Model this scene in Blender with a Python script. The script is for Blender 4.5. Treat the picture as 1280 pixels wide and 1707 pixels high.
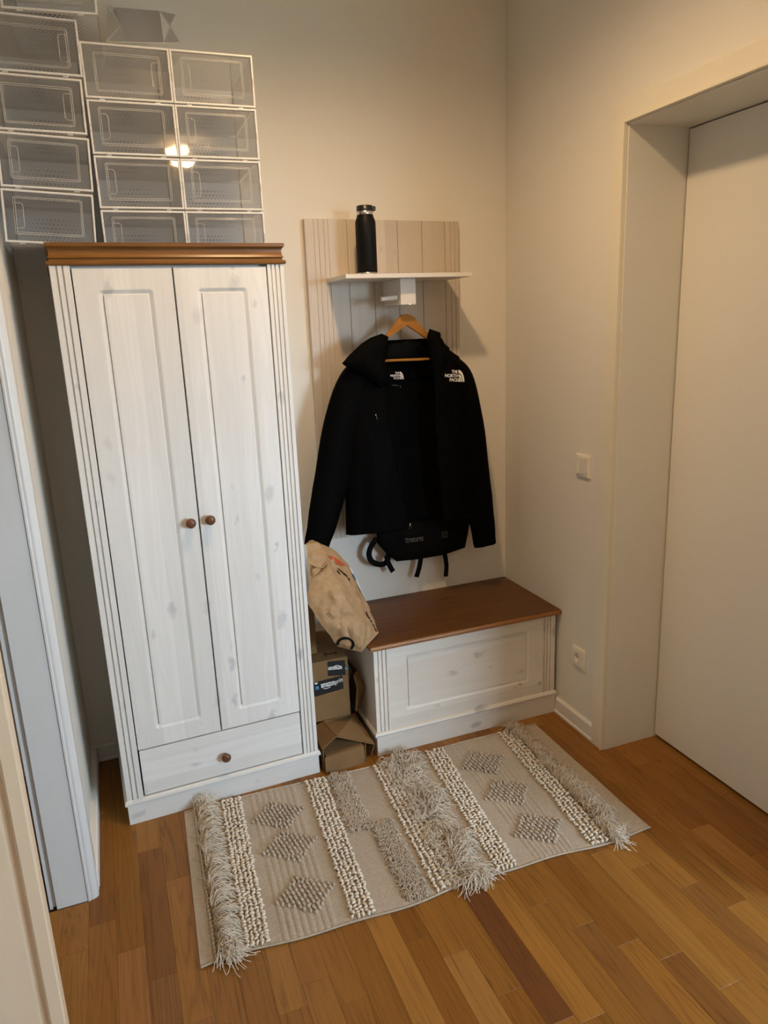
import bpy, bmesh, math, random
from mathutils import Vector, Matrix, noise
from mathutils.bvhtree import BVHTree
for o in list(bpy.data.objects): bpy.data.objects.remove(o)
SC = bpy.context.scene
COL = SC.collection
random.seed(7)

# ---------------------------------------------------------------- camera
CAM = Vector((-1.583, -2.7211, 1.5706)); YAW, PITCH, ROLL, F = 0.3567, -0.2512, -0.0412, 1214.28
IW, IH = 1280.0, 1707.0
_f = Vector((math.sin(YAW)*math.cos(PITCH), math.cos(YAW)*math.cos(PITCH), math.sin(PITCH)))
_r0 = Vector((math.cos(YAW), -math.sin(YAW), 0)); _u0 = _r0.cross(_f)
_r = _r0*math.cos(ROLL) + _u0*math.sin(ROLL); _u = -_r0*math.sin(ROLL) + _u0*math.cos(ROLL)
cd = bpy.data.cameras.new('camera'); cam = bpy.data.objects.new('camera', cd); COL.objects.link(cam)
cd.sensor_fit = 'VERTICAL'; cd.sensor_height = 36.0; cd.lens = F/IH*36.0; cd.clip_start = 0.02
cam.matrix_world = Matrix(((_r.x, _u.x, -_f.x, CAM.x), (_r.y, _u.y, -_f.y, CAM.y), (_r.z, _u.z, -_f.z, CAM.z), (0, 0, 0, 1)))
SC.camera = cam
def ray(px, py): return _r*((px-IW/2)/F) - _u*((py-IH/2)/F) + _f
def U(px, py, ax, val):
    w = ray(px, py); t = (val-CAM[ax])/w[ax]; return CAM + w*t
def Y(px, py, y): return U(px, py, 1, y)

# ---------------------------------------------------------------- world, lights, exposure
wd = bpy.data.worlds.new('world'); SC.world = wd; wd.use_nodes = True
wd.node_tree.nodes['Background'].inputs[0].default_value = (0.62, 0.81, 1.0, 1)
wd.node_tree.nodes['Background'].inputs[1].default_value = 45.0
def light(name, kind, loc, energy, color, rot=None, **k):
    l = bpy.data.lights.new(name, kind); l.energy = energy; l.color = color
    for a, b in k.items(): setattr(l, a, b)
    o = bpy.data.objects.new(name, l); o.location = loc
    if rot: o.rotation_euler = rot
    COL.objects.link(o); return o
LAMP = Vector((-0.93, -1.05, 2.69))
light('ceiling_lamp_light', 'SPOT', LAMP, 60, (1.0, 0.66, 0.35), shadow_soft_size=0.045, spot_size=math.radians(168), spot_blend=0.85)
HALL = Vector((-0.93, -3.45, 2.69))
light('hall_lamp_light', 'POINT', HALL, 13, (1.0, 0.62, 0.29), shadow_soft_size=0.045)
RY = -4.20; WX0, WX1, WZ0, WZ1 = 0.45, 2.10, 0.85, 2.14
portal = light('window_portal', 'AREA', ((WX0+WX1)/2, RY-0.01, (WZ0+WZ1)/2), 1, (1, 1, 1), rot=(math.radians(90), 0, 0), shape='RECTANGLE', size=WX1-WX0, size_y=WZ1-WZ0)
portal.data.cycles.is_portal = True
vs = SC.view_settings; vs.view_transform = 'Standard'; vs.look = 'None'; vs.gamma = 1.0; vs.use_curve_mapping = False
vs.exposure = 0.0
SC.cycles.max_bounces = 10; SC.cycles.transparent_max_bounces = 24; SC.cycles.diffuse_bounces = 5

# ---------------------------------------------------------------- materials
def newmat(name):
    m = bpy.data.materials.new(name); m.use_nodes = True; nt = m.node_tree
    return m, nt, nt.nodes['Principled BSDF']
def N(nt, t, **k):
    n = nt.nodes.new(t)
    for a, b in k.items(): setattr(n, a, b)
    return n
def setin(n, **k):
    for a, b in k.items(): n.inputs[a].default_value = b
    return n
def L(nt, a, b): nt.links.new(a, b)
def coords(nt, scale=(1, 1, 1), rand=False):
    tc = N(nt, 'ShaderNodeTexCoord'); mp = N(nt, 'ShaderNodeMapping'); mp.inputs['Scale'].default_value = scale
    L(nt, tc.outputs['Object'], mp.inputs['Vector'])
    if rand:
        oi = N(nt, 'ShaderNodeObjectInfo'); mu = N(nt, 'ShaderNodeVectorMath', operation='SCALE'); cv = N(nt, 'ShaderNodeCombineXYZ')
        L(nt, oi.outputs['Random'], cv.inputs[0]); L(nt, oi.outputs['Random'], cv.inputs[1]); L(nt, oi.outputs['Random'], cv.inputs[2])
        L(nt, cv.outputs[0], mu.inputs[0]); mu.inputs['Scale'].default_value = 37.0; L(nt, mu.outputs[0], mp.inputs['Location'])
    return mp.outputs[0]
def noise_(nt, vec, scale, detail=3, rough=0.5, dist=0.0):
    n = N(nt, 'ShaderNodeTexNoise'); setin(n, Scale=scale, Detail=detail, Roughness=rough, Distortion=dist); L(nt, vec, n.inputs['Vector']); return n.outputs['Fac']
def ramp(nt, fac, stops):
    r = N(nt, 'ShaderNodeValToRGB'); el = r.color_ramp.elements
    while len(el) < len(stops): el.new(0.5)
    for e, (p, c) in zip(el, stops): e.position = p; e.color = (c[0], c[1], c[2], 1)
    L(nt, fac, r.inputs[0]); return r.outputs['Color']
def mix(nt, fac, a, b, mode='MIX'):
    m = N(nt, 'ShaderNodeMix', data_type='RGBA', blend_type=mode)
    for s, v in ((m.inputs[0], fac), (m.inputs[6], a), (m.inputs[7], b)):
        if hasattr(v, 'is_output'): L(nt, v, s)
        else: s.default_value = v if not isinstance(v, tuple) else (v[0], v[1], v[2], 1)
    return m.outputs[2]
def math_(nt, op, a, b=None, c=None):
    m = N(nt, 'ShaderNodeMath', operation=op)
    for i, v in enumerate((a, b, c)):
        if v is None: continue
        if hasattr(v, 'is_output'): L(nt, v, m.inputs[i])
        else: m.inputs[i].default_value = v
    return m.outputs[0]
def bump(nt, bs, h, strength=0.2, dist=0.002):
    b = N(nt, 'ShaderNodeBump'); setin(b, Strength=strength, Distance=dist); L(nt, h, b.inputs['Height']); L(nt, b.outputs[0], bs.inputs['Normal'])
M = {}
def plain(name, col, rough=0.5, metal=0.0, spec=0.5, bscale=0, bstr=0.1, var=0.0, vscale=8):
    m, nt, bs = newmat(name); setin(bs, Roughness=rough, Metallic=metal); bs.inputs['Specular IOR Level'].default_value = spec
    bs.inputs['Base Color'].default_value = (*col, 1)
    v = coords(nt)
    if var:
        f = noise_(nt, v, vscale, 4, 0.6)
        c = ramp(nt, f, [(0.3, tuple(x*(1-var) for x in col)), (0.7, tuple(min(1, x*(1+var)) for x in col))]); L(nt, c, bs.inputs['Base Color'])
    if bscale: bump(nt, bs, noise_(nt, v, bscale, 4), bstr)
    M[name] = m; return m
plain('wall_paint', (0.74, 0.71, 0.645), 0.75, spec=0.2, bscale=220, bstr=0.12)
plain('ceiling_paint', (0.80, 0.79, 0.76), 0.8, spec=0.2, bscale=200, bstr=0.1)
plain('door_white', (0.74, 0.72, 0.66), 0.38, spec=0.4, bscale=500, bstr=0.03)
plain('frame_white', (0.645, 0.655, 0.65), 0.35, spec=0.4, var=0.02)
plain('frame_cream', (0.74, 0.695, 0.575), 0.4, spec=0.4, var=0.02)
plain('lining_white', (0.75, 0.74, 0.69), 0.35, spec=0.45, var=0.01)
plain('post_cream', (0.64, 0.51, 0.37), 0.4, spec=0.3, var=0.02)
plain('baseboard_white', (0.74, 0.72, 0.68), 0.4, var=0.04)
plain('switch_plastic', (0.78, 0.74, 0.66), 0.3, var=0.01)
plain('dark_hole', (0.01, 0.01, 0.01), 0.8, var=0.01)
plain('subfloor', (0.07, 0.035, 0.015), 0.8, var=0.1)
plain('steel', (0.62, 0.60, 0.57), 0.25, metal=1.0, var=0.03)
plain('white_print', (0.82, 0.80, 0.77), 0.6, var=0.01)
plain('grey_print', (0.10, 0.095, 0.09), 0.6, var=0.02)
plain('faint_print', (0.022, 0.021, 0.02), 0.6, var=0.02)
plain('red_print', (0.42, 0.07, 0.028), 0.6, var=0.06)
plain('black_print', (0.007, 0.006, 0.006), 0.9, spec=0.1, var=0.05)
plain('blue_print', (0.10, 0.32, 0.50), 0.6, var=0.02)
plain('label_white', (0.74, 0.78, 0.80), 0.55, var=0.02)
plain('tape_black', (0.012, 0.013, 0.016), 0.3, var=0.1)
plain('bottle_black', (0.003, 0.003, 0.003), 0.5, spec=0.18, bscale=900, bstr=0.1)
plain('cap_black', (0.008, 0.008, 0.008), 0.35, var=0.02)
plain('nylon_black', (0.0012, 0.0011, 0.0011), 0.68, spec=0.045, bscale=260, bstr=0.25)
plain('lining_black', (0.0016, 0.0015, 0.0014), 0.6, spec=0.07, bscale=150, bstr=0.25)
plain('pack_black', (0.0035, 0.0031, 0.0028), 0.75, spec=0.08, bscale=400, bstr=0.3)
plain('strap_black', (0.003, 0.003, 0.003), 0.8, spec=0.1, bscale=700, bstr=0.2)
plain('cardboard', (0.205, 0.118, 0.050), 0.8, spec=0.15, bscale=180, bstr=0.1, var=0.08, vscale=14)
plain('cardboard_edge', (0.34, 0.22, 0.11), 0.85, spec=0.1, var=0.15, vscale=120)
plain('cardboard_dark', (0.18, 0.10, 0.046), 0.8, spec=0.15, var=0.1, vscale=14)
plain('bulb_white', (0.8, 0.78, 0.7), 0.4, var=0.01)
def m_paper():
    m, nt, bs = newmat('kraft_paper'); v = coords(nt); setin(bs, Roughness=0.62); bs.inputs['Specular IOR Level'].default_value = 0.3
    f = noise_(nt, v, 60, 6, 0.65); c = ramp(nt, f, [(0.3, (0.33, 0.205, 0.10)), (0.7, (0.42, 0.275, 0.145))]); L(nt, c, bs.inputs['Base Color'])
    w = N(nt, 'ShaderNodeTexVoronoi', feature='F1'); w.inputs['Scale'].default_value = 17; L(nt, v, w.inputs['Vector'])
    w2 = N(nt, 'ShaderNodeTexVoronoi', feature='F1'); w2.inputs['Scale'].default_value = 48; L(nt, v, w2.inputs['Vector'])
    bump(nt, bs, math_(nt, 'ADD', w.outputs['Distance'], math_(nt, 'MULTIPLY', w2.outputs['Distance'], 0.25)), 0.22, 0.02); M['kraft_paper'] = m
m_paper()
def m_pine(name, axis, base, dark, knot, grain=0.35, knots=True, rough=0.45, stave=0.07, knot_amt=0.55, rand=False, kscale=1.0, kthr=0.80, top=False, spec=0.35):
    m, nt, bs = newmat(name); setin(bs, Roughness=rough); bs.inputs['Specular IOR Level'].default_value = spec
    st = [26.0, 26.0, 26.0]; st[axis] = 1.3; v = coords(nt, tuple(st), rand)
    rings = noise_(nt, v, 1.0, 3, 0.55, 0.6); sx = math_(nt, 'SINE', math_(nt, 'MULTIPLY', rings, 34.0)); g1 = math_(nt, 'MULTIPLY_ADD', sx, 0.5, 0.5)
    st2 = [330.0, 330.0, 330.0]; st2[axis] = 5.0; g2 = noise_(nt, coords(nt, tuple(st2), rand), 1.0, 2, 0.6)
    g = math_(nt, 'ADD', math_(nt, 'MULTIPLY', g1, 0.45), math_(nt, 'MULTIPLY', g2, 0.75))
    c = ramp(nt, math_(nt, 'MULTIPLY_ADD', math_(nt, 'SUBTRACT', g, 0.6), grain, 0.5), [(0.2, dark), (0.62, base)])
    # staves: glued boards of slightly different tone
    sep = N(nt, 'ShaderNodeSeparateXYZ'); L(nt, coords(nt), sep.inputs[0])
    across = sep.outputs[0] if axis == 2 else sep.outputs[2]
    if axis == 1: across = sep.outputs[0]
    fl = math_(nt, 'FLOOR', math_(nt, 'DIVIDE', across, stave)); wn = N(nt, 'ShaderNodeTexWhiteNoise', noise_dimensions='1D'); L(nt, math_(nt, 'ADD', fl, 3.3), wn.inputs['W'])
    c = mix(nt, math_(nt, 'MULTIPLY', wn.outputs['Value'], 0.5), c, tuple(x*0.84 for x in dark))
    if knots:
        vo = N(nt, 'ShaderNodeTexVoronoi', voronoi_dimensions='2D'); vo.inputs['Scale'].default_value = 1.0; vo.inputs['Randomness'].default_value = 0.9
        sp = N(nt, 'ShaderNodeSeparateXYZ'); L(nt, coords(nt), sp.inputs[0]); cb = N(nt, 'ShaderNodeCombineXYZ')
        al = sp.outputs[axis]; ac = sp.outputs[0] if axis == 2 else sp.outputs[1 if top else 2]
        wv = noise_(nt, coords(nt, (1, 1, 1)), 30.0, 2)
        L(nt, math_(nt, 'ADD', math_(nt, 'MULTIPLY', ac, 17.0*kscale), math_(nt, 'MULTIPLY', wv, 0.5)), cb.inputs[0]); L(nt, math_(nt, 'ADD', math_(nt, 'MULTIPLY', al, 9.0*kscale), math_(nt, 'MULTIPLY', wv, 0.6)), cb.inputs[1]); L(nt, cb.outputs[0], vo.inputs['Vector'])
        sc = N(nt, 'ShaderNodeSeparateColor'); L(nt, vo.outputs['Color'], sc.inputs[0])
        sel = math_(nt, 'GREATER_THAN', sc.outputs[0], kthr)
        mr = N(nt, 'ShaderNodeMapRange'); setin(mr, **{'From Min': 0.24, 'From Max': 0.09, 'To Min': 0.0, 'To Max': 1.0}); L(nt, math_(nt, 'DIVIDE', vo.outputs['Distance'], math_(nt, 'MULTIPLY_ADD', sc.outputs[1], 1.0, 0.45)), mr.inputs[0])
        k = math_(nt, 'MULTIPLY', math_(nt, 'MULTIPLY', mr.outputs[0], sel), math_(nt, 'MULTIPLY', math_(nt, 'MULTIPLY_ADD', sc.outputs[2], 0.7, 0.3), knot_amt))
        c = mix(nt, k, c, knot)
    L(nt, c, bs.inputs['Base Color']); bump(nt, bs, g2, 0.08, 0.001); M[name] = m
WB, WDk, WK = (0.78, 0.77, 0.745), (0.68, 0.665, 0.63), (0.40, 0.40, 0.41)
m_pine('white_pine_v', 2, WB, WDk, WK)
m_pine('white_pine_h', 0, WB, WDk, WK)
m_pine('bench_pine_h', 0, (0.78, 0.745, 0.69), (0.68, 0.63, 0.56), (0.36, 0.34, 0.32), knot_amt=0.75, kscale=1.0, kthr=0.72)
m_pine('panel_pine', 2, (0.63, 0.56, 0.475), (0.54, 0.465, 0.38), (0.36, 0.31, 0.26), grain=0.30, stave=5.0, knot_amt=0.4, kthr=0.93)
m_pine('honey_pine', 0, (0.26, 0.118, 0.025), (0.15, 0.06, 0.011), (0.12, 0.04, 0.01), grain=0.9, stave=5.0, rough=0.32, knot_amt=0.6)
m_pine('lid_pine', 0, (0.165, 0.066, 0.016), (0.095, 0.035, 0.008), (0.04, 0.014, 0.004), grain=1.1, stave=0.11, rough=0.4, knot_amt=0.8, top=True, kthr=0.88)
m_pine('lid_edge_pine', 0, (0.36, 0.16, 0.05), (0.24, 0.10, 0.03), (0.10, 0.03, 0.01), grain=0.9, stave=5, rough=0.33, knot_amt=0.8)
m_pine('shelf_white', 0, (0.80, 0.775, 0.72), (0.74, 0.70, 0.64), (0.5, 0.48, 0.44), grain=0.4, stave=5.0, kthr=0.97)
m_pine('hanger_wood', 0, (0.46, 0.205, 0.042), (0.36, 0.15, 0.028), (0.2, 0.1, 0.03), knots=False, grain=0.7, stave=5, rough=0.5, spec=0.08)
m_pine('knob_wood', 1, (0.18, 0.075, 0.035), (0.11, 0.042, 0.02), (0.1, 0.04, 0.02), knots=False, grain=0.8, stave=5, rough=0.35)
def m_oak():
    m, nt, bs = newmat('oak_plank'); setin(bs, Roughness=0.36); bs.inputs['Specular IOR Level'].default_value = 0.3
    oi = N(nt, 'ShaderNodeObjectInfo')
    v = coords(nt, (24, 0.8, 1), True); n1 = noise_(nt, v, 1.0, 2, 0.45, 0.3)
    sx = math_(nt, 'SINE', math_(nt, 'MULTIPLY', n1, 70.0)); g1 = math_(nt, 'MULTIPLY_ADD', sx, 0.5, 0.5)
    g2 = noise_(nt, coords(nt, (300, 6, 1), True), 1.0, 3, 0.6)
    g3 = noise_(nt, coords(nt, (20, 2.2, 1), True), 1.0, 2, 0.5)
    pores = math_(nt, 'POWER', math_(nt, 'SUBTRACT', 1.0, noise_(nt, coords(nt, (520, 14, 1), True), 1.0, 1, 0.5)), 3.0)
    g = math_(nt, 'ADD', math_(nt, 'MULTIPLY', math_(nt, 'POWER', g1, 2.5), 0.22), math_(nt, 'ADD', math_(nt, 'MULTIPLY', g2, 0.5), math_(nt, 'ADD', math_(nt, 'MULTIPLY', g3, 0.45), math_(nt, 'MULTIPLY', pores, 0.5))))
    tint = ramp(nt, math_(nt, 'SUBTRACT', g, 0.28), [(0.12, (1.22, 1.2, 1.16)), (0.42, (1, 1, 1)), (0.68, (0.60, 0.54, 0.46))])
    c = mix(nt, 1.0, oi.outputs['Color'], tint, 'MULTIPLY')
    vo = N(nt, 'ShaderNodeTexVoronoi'); vo.inputs['Scale'].default_value = 1.0; L(nt, coords(nt, (14, 3.4, 1), True), vo.inputs['Vector'])
    sc = N(nt, 'ShaderNodeSeparateColor'); L(nt, vo.outputs['Color'], sc.inputs[0])
    mr = N(nt, 'ShaderNodeMapRange'); setin(mr, **{'From Min': 0.10, 'From Max': 0.03, 'To Min': 0.0, 'To Max': 0.85}); L(nt, vo.outputs['Distance'], mr.inputs[0])
    c = mix(nt, math_(nt, 'MULTIPLY', mr.outputs[0], math_(nt, 'GREATER_THAN', sc.outputs[0], 0.86)), c, (0.05, 0.022, 0.009))
    L(nt, c, bs.inputs['Base Color']); bump(nt, bs, g, 0.06, 0.001); M['oak_plank'] = m
m_oak()
def m_rug(name, col, bs_scale, bstr, var=0.12, vscale=30):
    m, nt, bs = newmat(name); v = coords(nt); setin(bs, Roughness=0.9); bs.inputs['Specular IOR Level'].default_value = 0.1
    f = math_(nt, 'ADD', math_(nt, 'MULTIPLY', noise_(nt, v, vscale, 5, 0.65), 0.7), math_(nt, 'MULTIPLY', noise_(nt, v, 5, 3), 0.3))
    c = ramp(nt, f, [(0.33, tuple(x*(1-var) for x in col)), (0.66, tuple(min(1, x*(1+var)) for x in col))]); L(nt, c, bs.inputs['Base Color'])
    h = noise_(nt, coords(nt, (1, 0.55, 1)), bs_scale, 2, 0.6); bump(nt, bs, h, bstr, 0.003); M[name] = m
m_rug('rug_weave', (0.43, 0.365, 0.29), 420, 0.6, var=0.14, vscale=120)
m_rug('rug_cord', (0.43, 0.368, 0.295), 300, 0.35)
m_rug('rug_loop', (0.66, 0.585, 0.48), 300, 0.3, vscale=60)
m_rug('rug_fringe', (0.66, 0.575, 0.465), 500, 0.2, var=0.2, vscale=90)
m_rug('rug_shag', (0.53, 0.455, 0.365), 500, 0.2, var=0.25, vscale=90)
def m_clear(name, tint, rough, white=0.0, wcol=(0.75, 0.76, 0.78), wob=0.0, spec=1.0):
    m, nt, bs = newmat(name); out = nt.nodes['Material Output']; nt.nodes.remove(bs)
    tr = N(nt, 'ShaderNodeBsdfTransparent'); tr.inputs[0].default_value = (*tint, 1)
    gl = N(nt, 'ShaderNodeBsdfGlossy'); gl.inputs['Roughness'].default_value = rough
    lw = N(nt, 'ShaderNodeLayerWeight'); lw.inputs['Blend'].default_value = 0.5
    frf = math_(nt, 'MULTIPLY_ADD', math_(nt, 'POWER', lw.outputs['Facing'], 4.0), 0.9, 0.04)
    if wob:
        b = N(nt, 'ShaderNodeBump'); setin(b, Strength=wob, Distance=0.01); L(nt, noise_(nt, coords(nt), 9, 1), b.inputs['Height']); L(nt, b.outputs[0], gl.inputs['Normal'])
    base = tr.outputs[0]
    if white:
        df = N(nt, 'ShaderNodeBsdfDiffuse'); df.inputs[0].default_value = (*wcol, 1); tl = N(nt, 'ShaderNodeBsdfTranslucent'); tl.inputs[0].default_value = (*wcol, 1)
        a = N(nt, 'ShaderNodeMixShader'); a.inputs[0].default_value = 0.4; L(nt, df.outputs[0], a.inputs[1]); L(nt, tl.outputs[0], a.inputs[2])
        w = N(nt, 'ShaderNodeMixShader'); w.inputs[0].default_value = white; L(nt, tr.outputs[0], w.inputs[1]); L(nt, a.outputs[0], w.inputs[2]); base = w.outputs[0]
    x = N(nt, 'ShaderNodeMixShader'); L(nt, math_(nt, 'MULTIPLY', frf, spec), x.inputs[0]); L(nt, base, x.inputs[1]); L(nt, gl.outputs[0], x.inputs[2]); L(nt, x.outputs[0], out.inputs[0])
    M[name] = m; return m, nt, w if white else None
m_clear('clear_plastic', (0.985, 0.985, 0.985), 0.035, 0.05, wob=0.10)
m_clear('clear_side', (0.98, 0.98, 0.98), 0.08, 0.08, (0.9, 0.9, 0.9))
m_clear('clear_ridge', (0.97, 0.97, 0.97), 0.12, 0.52, (0.9, 0.9, 0.89))
m_clear('clear_film', (0.97, 0.97, 0.97), 0.15, 0.06)
plain('box_frame', (0.62, 0.63, 0.64), 0.3, var=0.01)
def m_perf(name, white, wcol, dx, dy, ax, ay, cx, cy, hx, hy, dark):
    m, nt, w = m_clear(name, (0.93, 0.93, 0.93), 0.25, white, wcol, spec=0.6)
    sep = N(nt, 'ShaderNodeSeparateXYZ'); L(nt, coords(nt), sep.inputs[0])
    a = math_(nt, 'SUBTRACT', sep.outputs[ax], cx); b = math_(nt, 'SUBTRACT', sep.outputs[ay], cy)
    ua = math_(nt, 'DIVIDE', a, dx); ub = math_(nt, 'DIVIDE', b, dy)
    row = math_(nt, 'FLOOR', math_(nt, 'ADD', ub, 0.5)); off = math_(nt, 'MULTIPLY', math_(nt, 'MODULO', math_(nt, 'ABSOLUTE', row), 2.0), 0.5)
    ua = math_(nt, 'ADD', ua, off)
    fa = math_(nt, 'MULTIPLY', math_(nt, 'SUBTRACT', ua, math_(nt, 'FLOOR', math_(nt, 'ADD', ua, 0.5))), dx)
    fb = math_(nt, 'MULTIPLY', math_(nt, 'SUBTRACT', ub, row), dy)
    r = math_(nt, 'SQRT', math_(nt, 'ADD', math_(nt, 'MULTIPLY', fa, fa), math_(nt, 'MULTIPLY', fb, fb)))
    ea = math_(nt, 'DIVIDE', math_(nt, 'ABSOLUTE', a), hx); eb = math_(nt, 'DIVIDE', math_(nt, 'ABSOLUTE', b), hy)
    e = math_(nt, 'MAXIMUM', ea, eb); rad = math_(nt, 'MULTIPLY', math_(nt, 'SUBTRACT', 1.04, math_(nt, 'MULTIPLY', math_(nt, 'ADD', ea, math_(nt, 'MULTIPLY', eb, 0.3)), 0.62)), 0.0046)
    hole = math_(nt, 'MULTIPLY', math_(nt, 'LESS_THAN', r, rad), math_(nt, 'LESS_THAN', e, 1.0))
    out = nt.nodes['Material Output']; prev = out.inputs[0].links[0].from_socket
    dk = N(nt, 'ShaderNodeBsdfDiffuse'); dk.inputs[0].default_value = (*dark, 1)
    x = N(nt, 'ShaderNodeMixShader'); L(nt, math_(nt, 'MULTIPLY', hole, 0.92), x.inputs[0]); L(nt, prev, x.inputs[1]); L(nt, dk.outputs[0], x.inputs[2]); L(nt, x.outputs[0], out.inputs[0])
m_perf('perf_bottom', 0.92, (0.93, 0.94, 0.95), 0.0115, 0.0125, 0, 1, 0.112, 0.15, 0.078, 0.13, (0.09, 0.09, 0.095))
m_perf('perf_back', 0.90, (0.90, 0.90, 0.90), 0.0115, 0.0125, 0, 2, 0.112, 0.072, 0.075, 0.045, (0.46, 0.45, 0.44))

# ---------------------------------------------------------------- geometry helpers
class MB:
    def __init__(s): s.v = []; s.f = []
    def add(s, v, f):
        b = len(s.v); s.v += [tuple(x) for x in v]; s.f += [tuple(i+b for i in q) for q in f]; return s
    def box(s, a, b, bev=0.0):
        a, b = [min(p, q) for p, q in zip(a, b)], [max(p, q) for p, q in zip(a, b)]
        bm = bmesh.new(); r = bmesh.ops.create_cube(bm, size=1.0)
        for v in bm.verts: v.co = Vector([(a[i]+b[i])/2 + v.co[i]*(b[i]-a[i]) for i in range(3)])
        if bev: bmesh.ops.bevel(bm, geom=list(bm.edges), offset=bev, segments=2, profile=0.6, affect='EDGES')
        return s.bm(bm)
    def bm(s, bm, free=True):
        bm.verts.index_update(); s.add([v.co for v in bm.verts], [[v.index for v in f.verts] for f in bm.faces])
        if free: bm.free()
        return s
    def grid(s, rows, closed=False, flip=False):
        n = len(rows[0]); v = [p for r in rows for p in r]; f = []
        for i in range(len(rows)-1):
            for j in range(n if closed else n-1):
                k = (j+1) % n; q = (i*n+j, i*n+k, (i+1)*n+k, (i+1)*n+j); f.append(q[::-1] if flip else q)
        return s.add(v, f)
    def loft(s, rings, caps=True):
        n = len(rings[0]); b = len(s.v); s.grid(rings, closed=True)
        if caps: s.f.append(tuple(range(b, b+n))[::-1]); s.f.append(tuple(range(b+(len(rings)-1)*n, b+len(rings)*n)))
        return s
    def tube(s, pts, r, n=8, caps=True, flat=1.0, up=None):
        pts = [Vector(p) for p in pts]; rings = []; prev = None
        for i, p in enumerate(pts):
            t = (pts[min(i+1, len(pts)-1)]-pts[max(i-1, 0)]).normalized()
            if prev is None:
                a = Vector(up) if up else (Vector((0, 0, 1)) if abs(t.z) < 0.9 else Vector((1, 0, 0)))
            else: a = prev
            a = (a - t*a.dot(t)).normalized(); prev = a; b = t.cross(a)
            rr = r[i] if isinstance(r, (list, tuple)) else r
            rings.append([p + a*(rr*flat*math.sin(2*math.pi*k/n)) + b*(rr*math.cos(2*math.pi*k/n)) for k in range(n)])
        return s.loft(rings, caps)
    def lathe(s, prof, c=(0, 0, 0), n=32, axis='z', caps=True):
        rings = []
        for r, h in prof:
            ring = []
            for k in range(n):
                x, y = r*math.cos(2*math.pi*k/n), r*math.sin(2*math.pi*k/n)
                ring.append((c[0]+x, c[1]+y, c[2]+h) if axis == 'z' else ((c[0]+x, c[1]-h, c[2]+y) if axis == '-y' else (c[0]+h, c[1]+x, c[2]+y)))
            rings.append(ring)
        return s.loft(rings, caps)
    def prism(s, poly, d):           # poly: 3D points, d: extrusion vector
        n = len(poly); d = Vector(d); a = [Vector(p) for p in poly]; b = [p+d for p in a]
        return s.add(a+b, [tuple(range(n)), tuple(range(2*n-1, n-1, -1))] + [(i, i+n, (i+1) % n + n, (i+1) % n) for i in range(n)])
    def sheet(s, quad, th):          # thin slab from a quad
        q = [Vector(p) for p in quad]; nrm = (q[1]-q[0]).cross(q[-1]-q[0]).normalized()*th
        return s.prism(q, nrm)
    def build(s, name, mat, parent=None, smooth=False, recalc=True):
        me = bpy.data.meshes.new(name); me.from_pydata(s.v, [], s.f); me.update()
        if recalc:
            bm = bmesh.new(); bm.from_mesh(me); bmesh.ops.recalc_face_normals(bm, faces=bm.faces); bm.to_mesh(me); bm.free()
        if mat: me.materials.append(M[mat] if isinstance(mat, str) else mat)
        o = bpy.data.objects.new(name, me); COL.objects.link(o)
        if smooth:
            if smooth is True: me.polygons.foreach_set('use_smooth', [True]*len(me.polygons))
            else:
                me.polygons.foreach_set('use_smooth', [True]*len(me.polygons)); me.set_sharp_from_angle(angle=math.radians(smooth))
        if parent: o.parent = parent
        return o
def empty(name, loc=(0, 0, 0), rz=0.0):
    o = bpy.data.objects.new(name, None); o.empty_display_size = 0.1; o.location = loc; o.rotation_euler = (0, 0, rz); COL.objects.link(o); return o
def tag(o, label=None, cat=None, group=None, kind=None):
    if label: o['label'] = label
    if cat: o['category'] = cat
    if group: o['group'] = group
    if kind: o['kind'] = kind
    return o
def struct(o): o['kind'] = 'structure'; return o
def at(root, pts):                    # world points -> root local (call after root placed)
    mi = Matrix.Translation(root.location) @ root.rotation_euler.to_matrix().to_4x4(); mi = mi.inverted()
    return [mi @ Vector(p) for p in pts]
def localise(mb, root):
    mb.v = [tuple(p) for p in at(root, mb.v)]; return mb
def copy_tree(o, parent=None):
    c = o.copy(); COL.objects.link(c); c.parent = parent
    for ch in list(o.children): copy_tree(ch, c)
    return c
def text2d(s, bold=0.0, spacing=1.0):
    cu = bpy.data.curves.new('t', 'FONT'); cu.body = s; cu.size = 1.0; cu.offset = bold; cu.resolution_u = 4; cu.space_character = spacing
    o = bpy.data.objects.new('t', cu); COL.objects.link(o)
    dg = bpy.context.evaluated_depsgraph_get(); me = bpy.data.meshes.new_from_object(o.evaluated_get(dg))
    v = [(p.co.x, p.co.y) for p in me.vertices]; f = [tuple(q.vertices) for q in me.polygons]
    bpy.data.objects.remove(o); bpy.data.curves.remove(cu); bpy.data.meshes.remove(me)
    x0 = min(p[0] for p in v); x1 = max(p[0] for p in v); y0 = min(p[1] for p in v); y1 = max(p[1] for p in v)
    return [((a-x0)/(x1-x0), (b-y0)/(y1-y0)) for a, b in v], f
class Surf:                           # world-space raycast on built meshes
    def __init__(s, objs):
        v = []; f = []; bpy.context.view_layer.update()
        for o in objs:
            b = len(v); v += [o.matrix_world @ p.co for p in o.data.vertices]; f += [tuple(i+b for i in q.vertices) for q in o.data.polygons]
        s.t = BVHTree.FromPolygons(v, f)
    def hit(s, px, py, off=0.0012):
        d = ray(px, py).normalized(); h = s.t.ray_cast(CAM, d)
        if h[0] is None: return None
        n = h[1];  n = -n if n.dot(d) > 0 else n
        return h[0] + n*off
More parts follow.
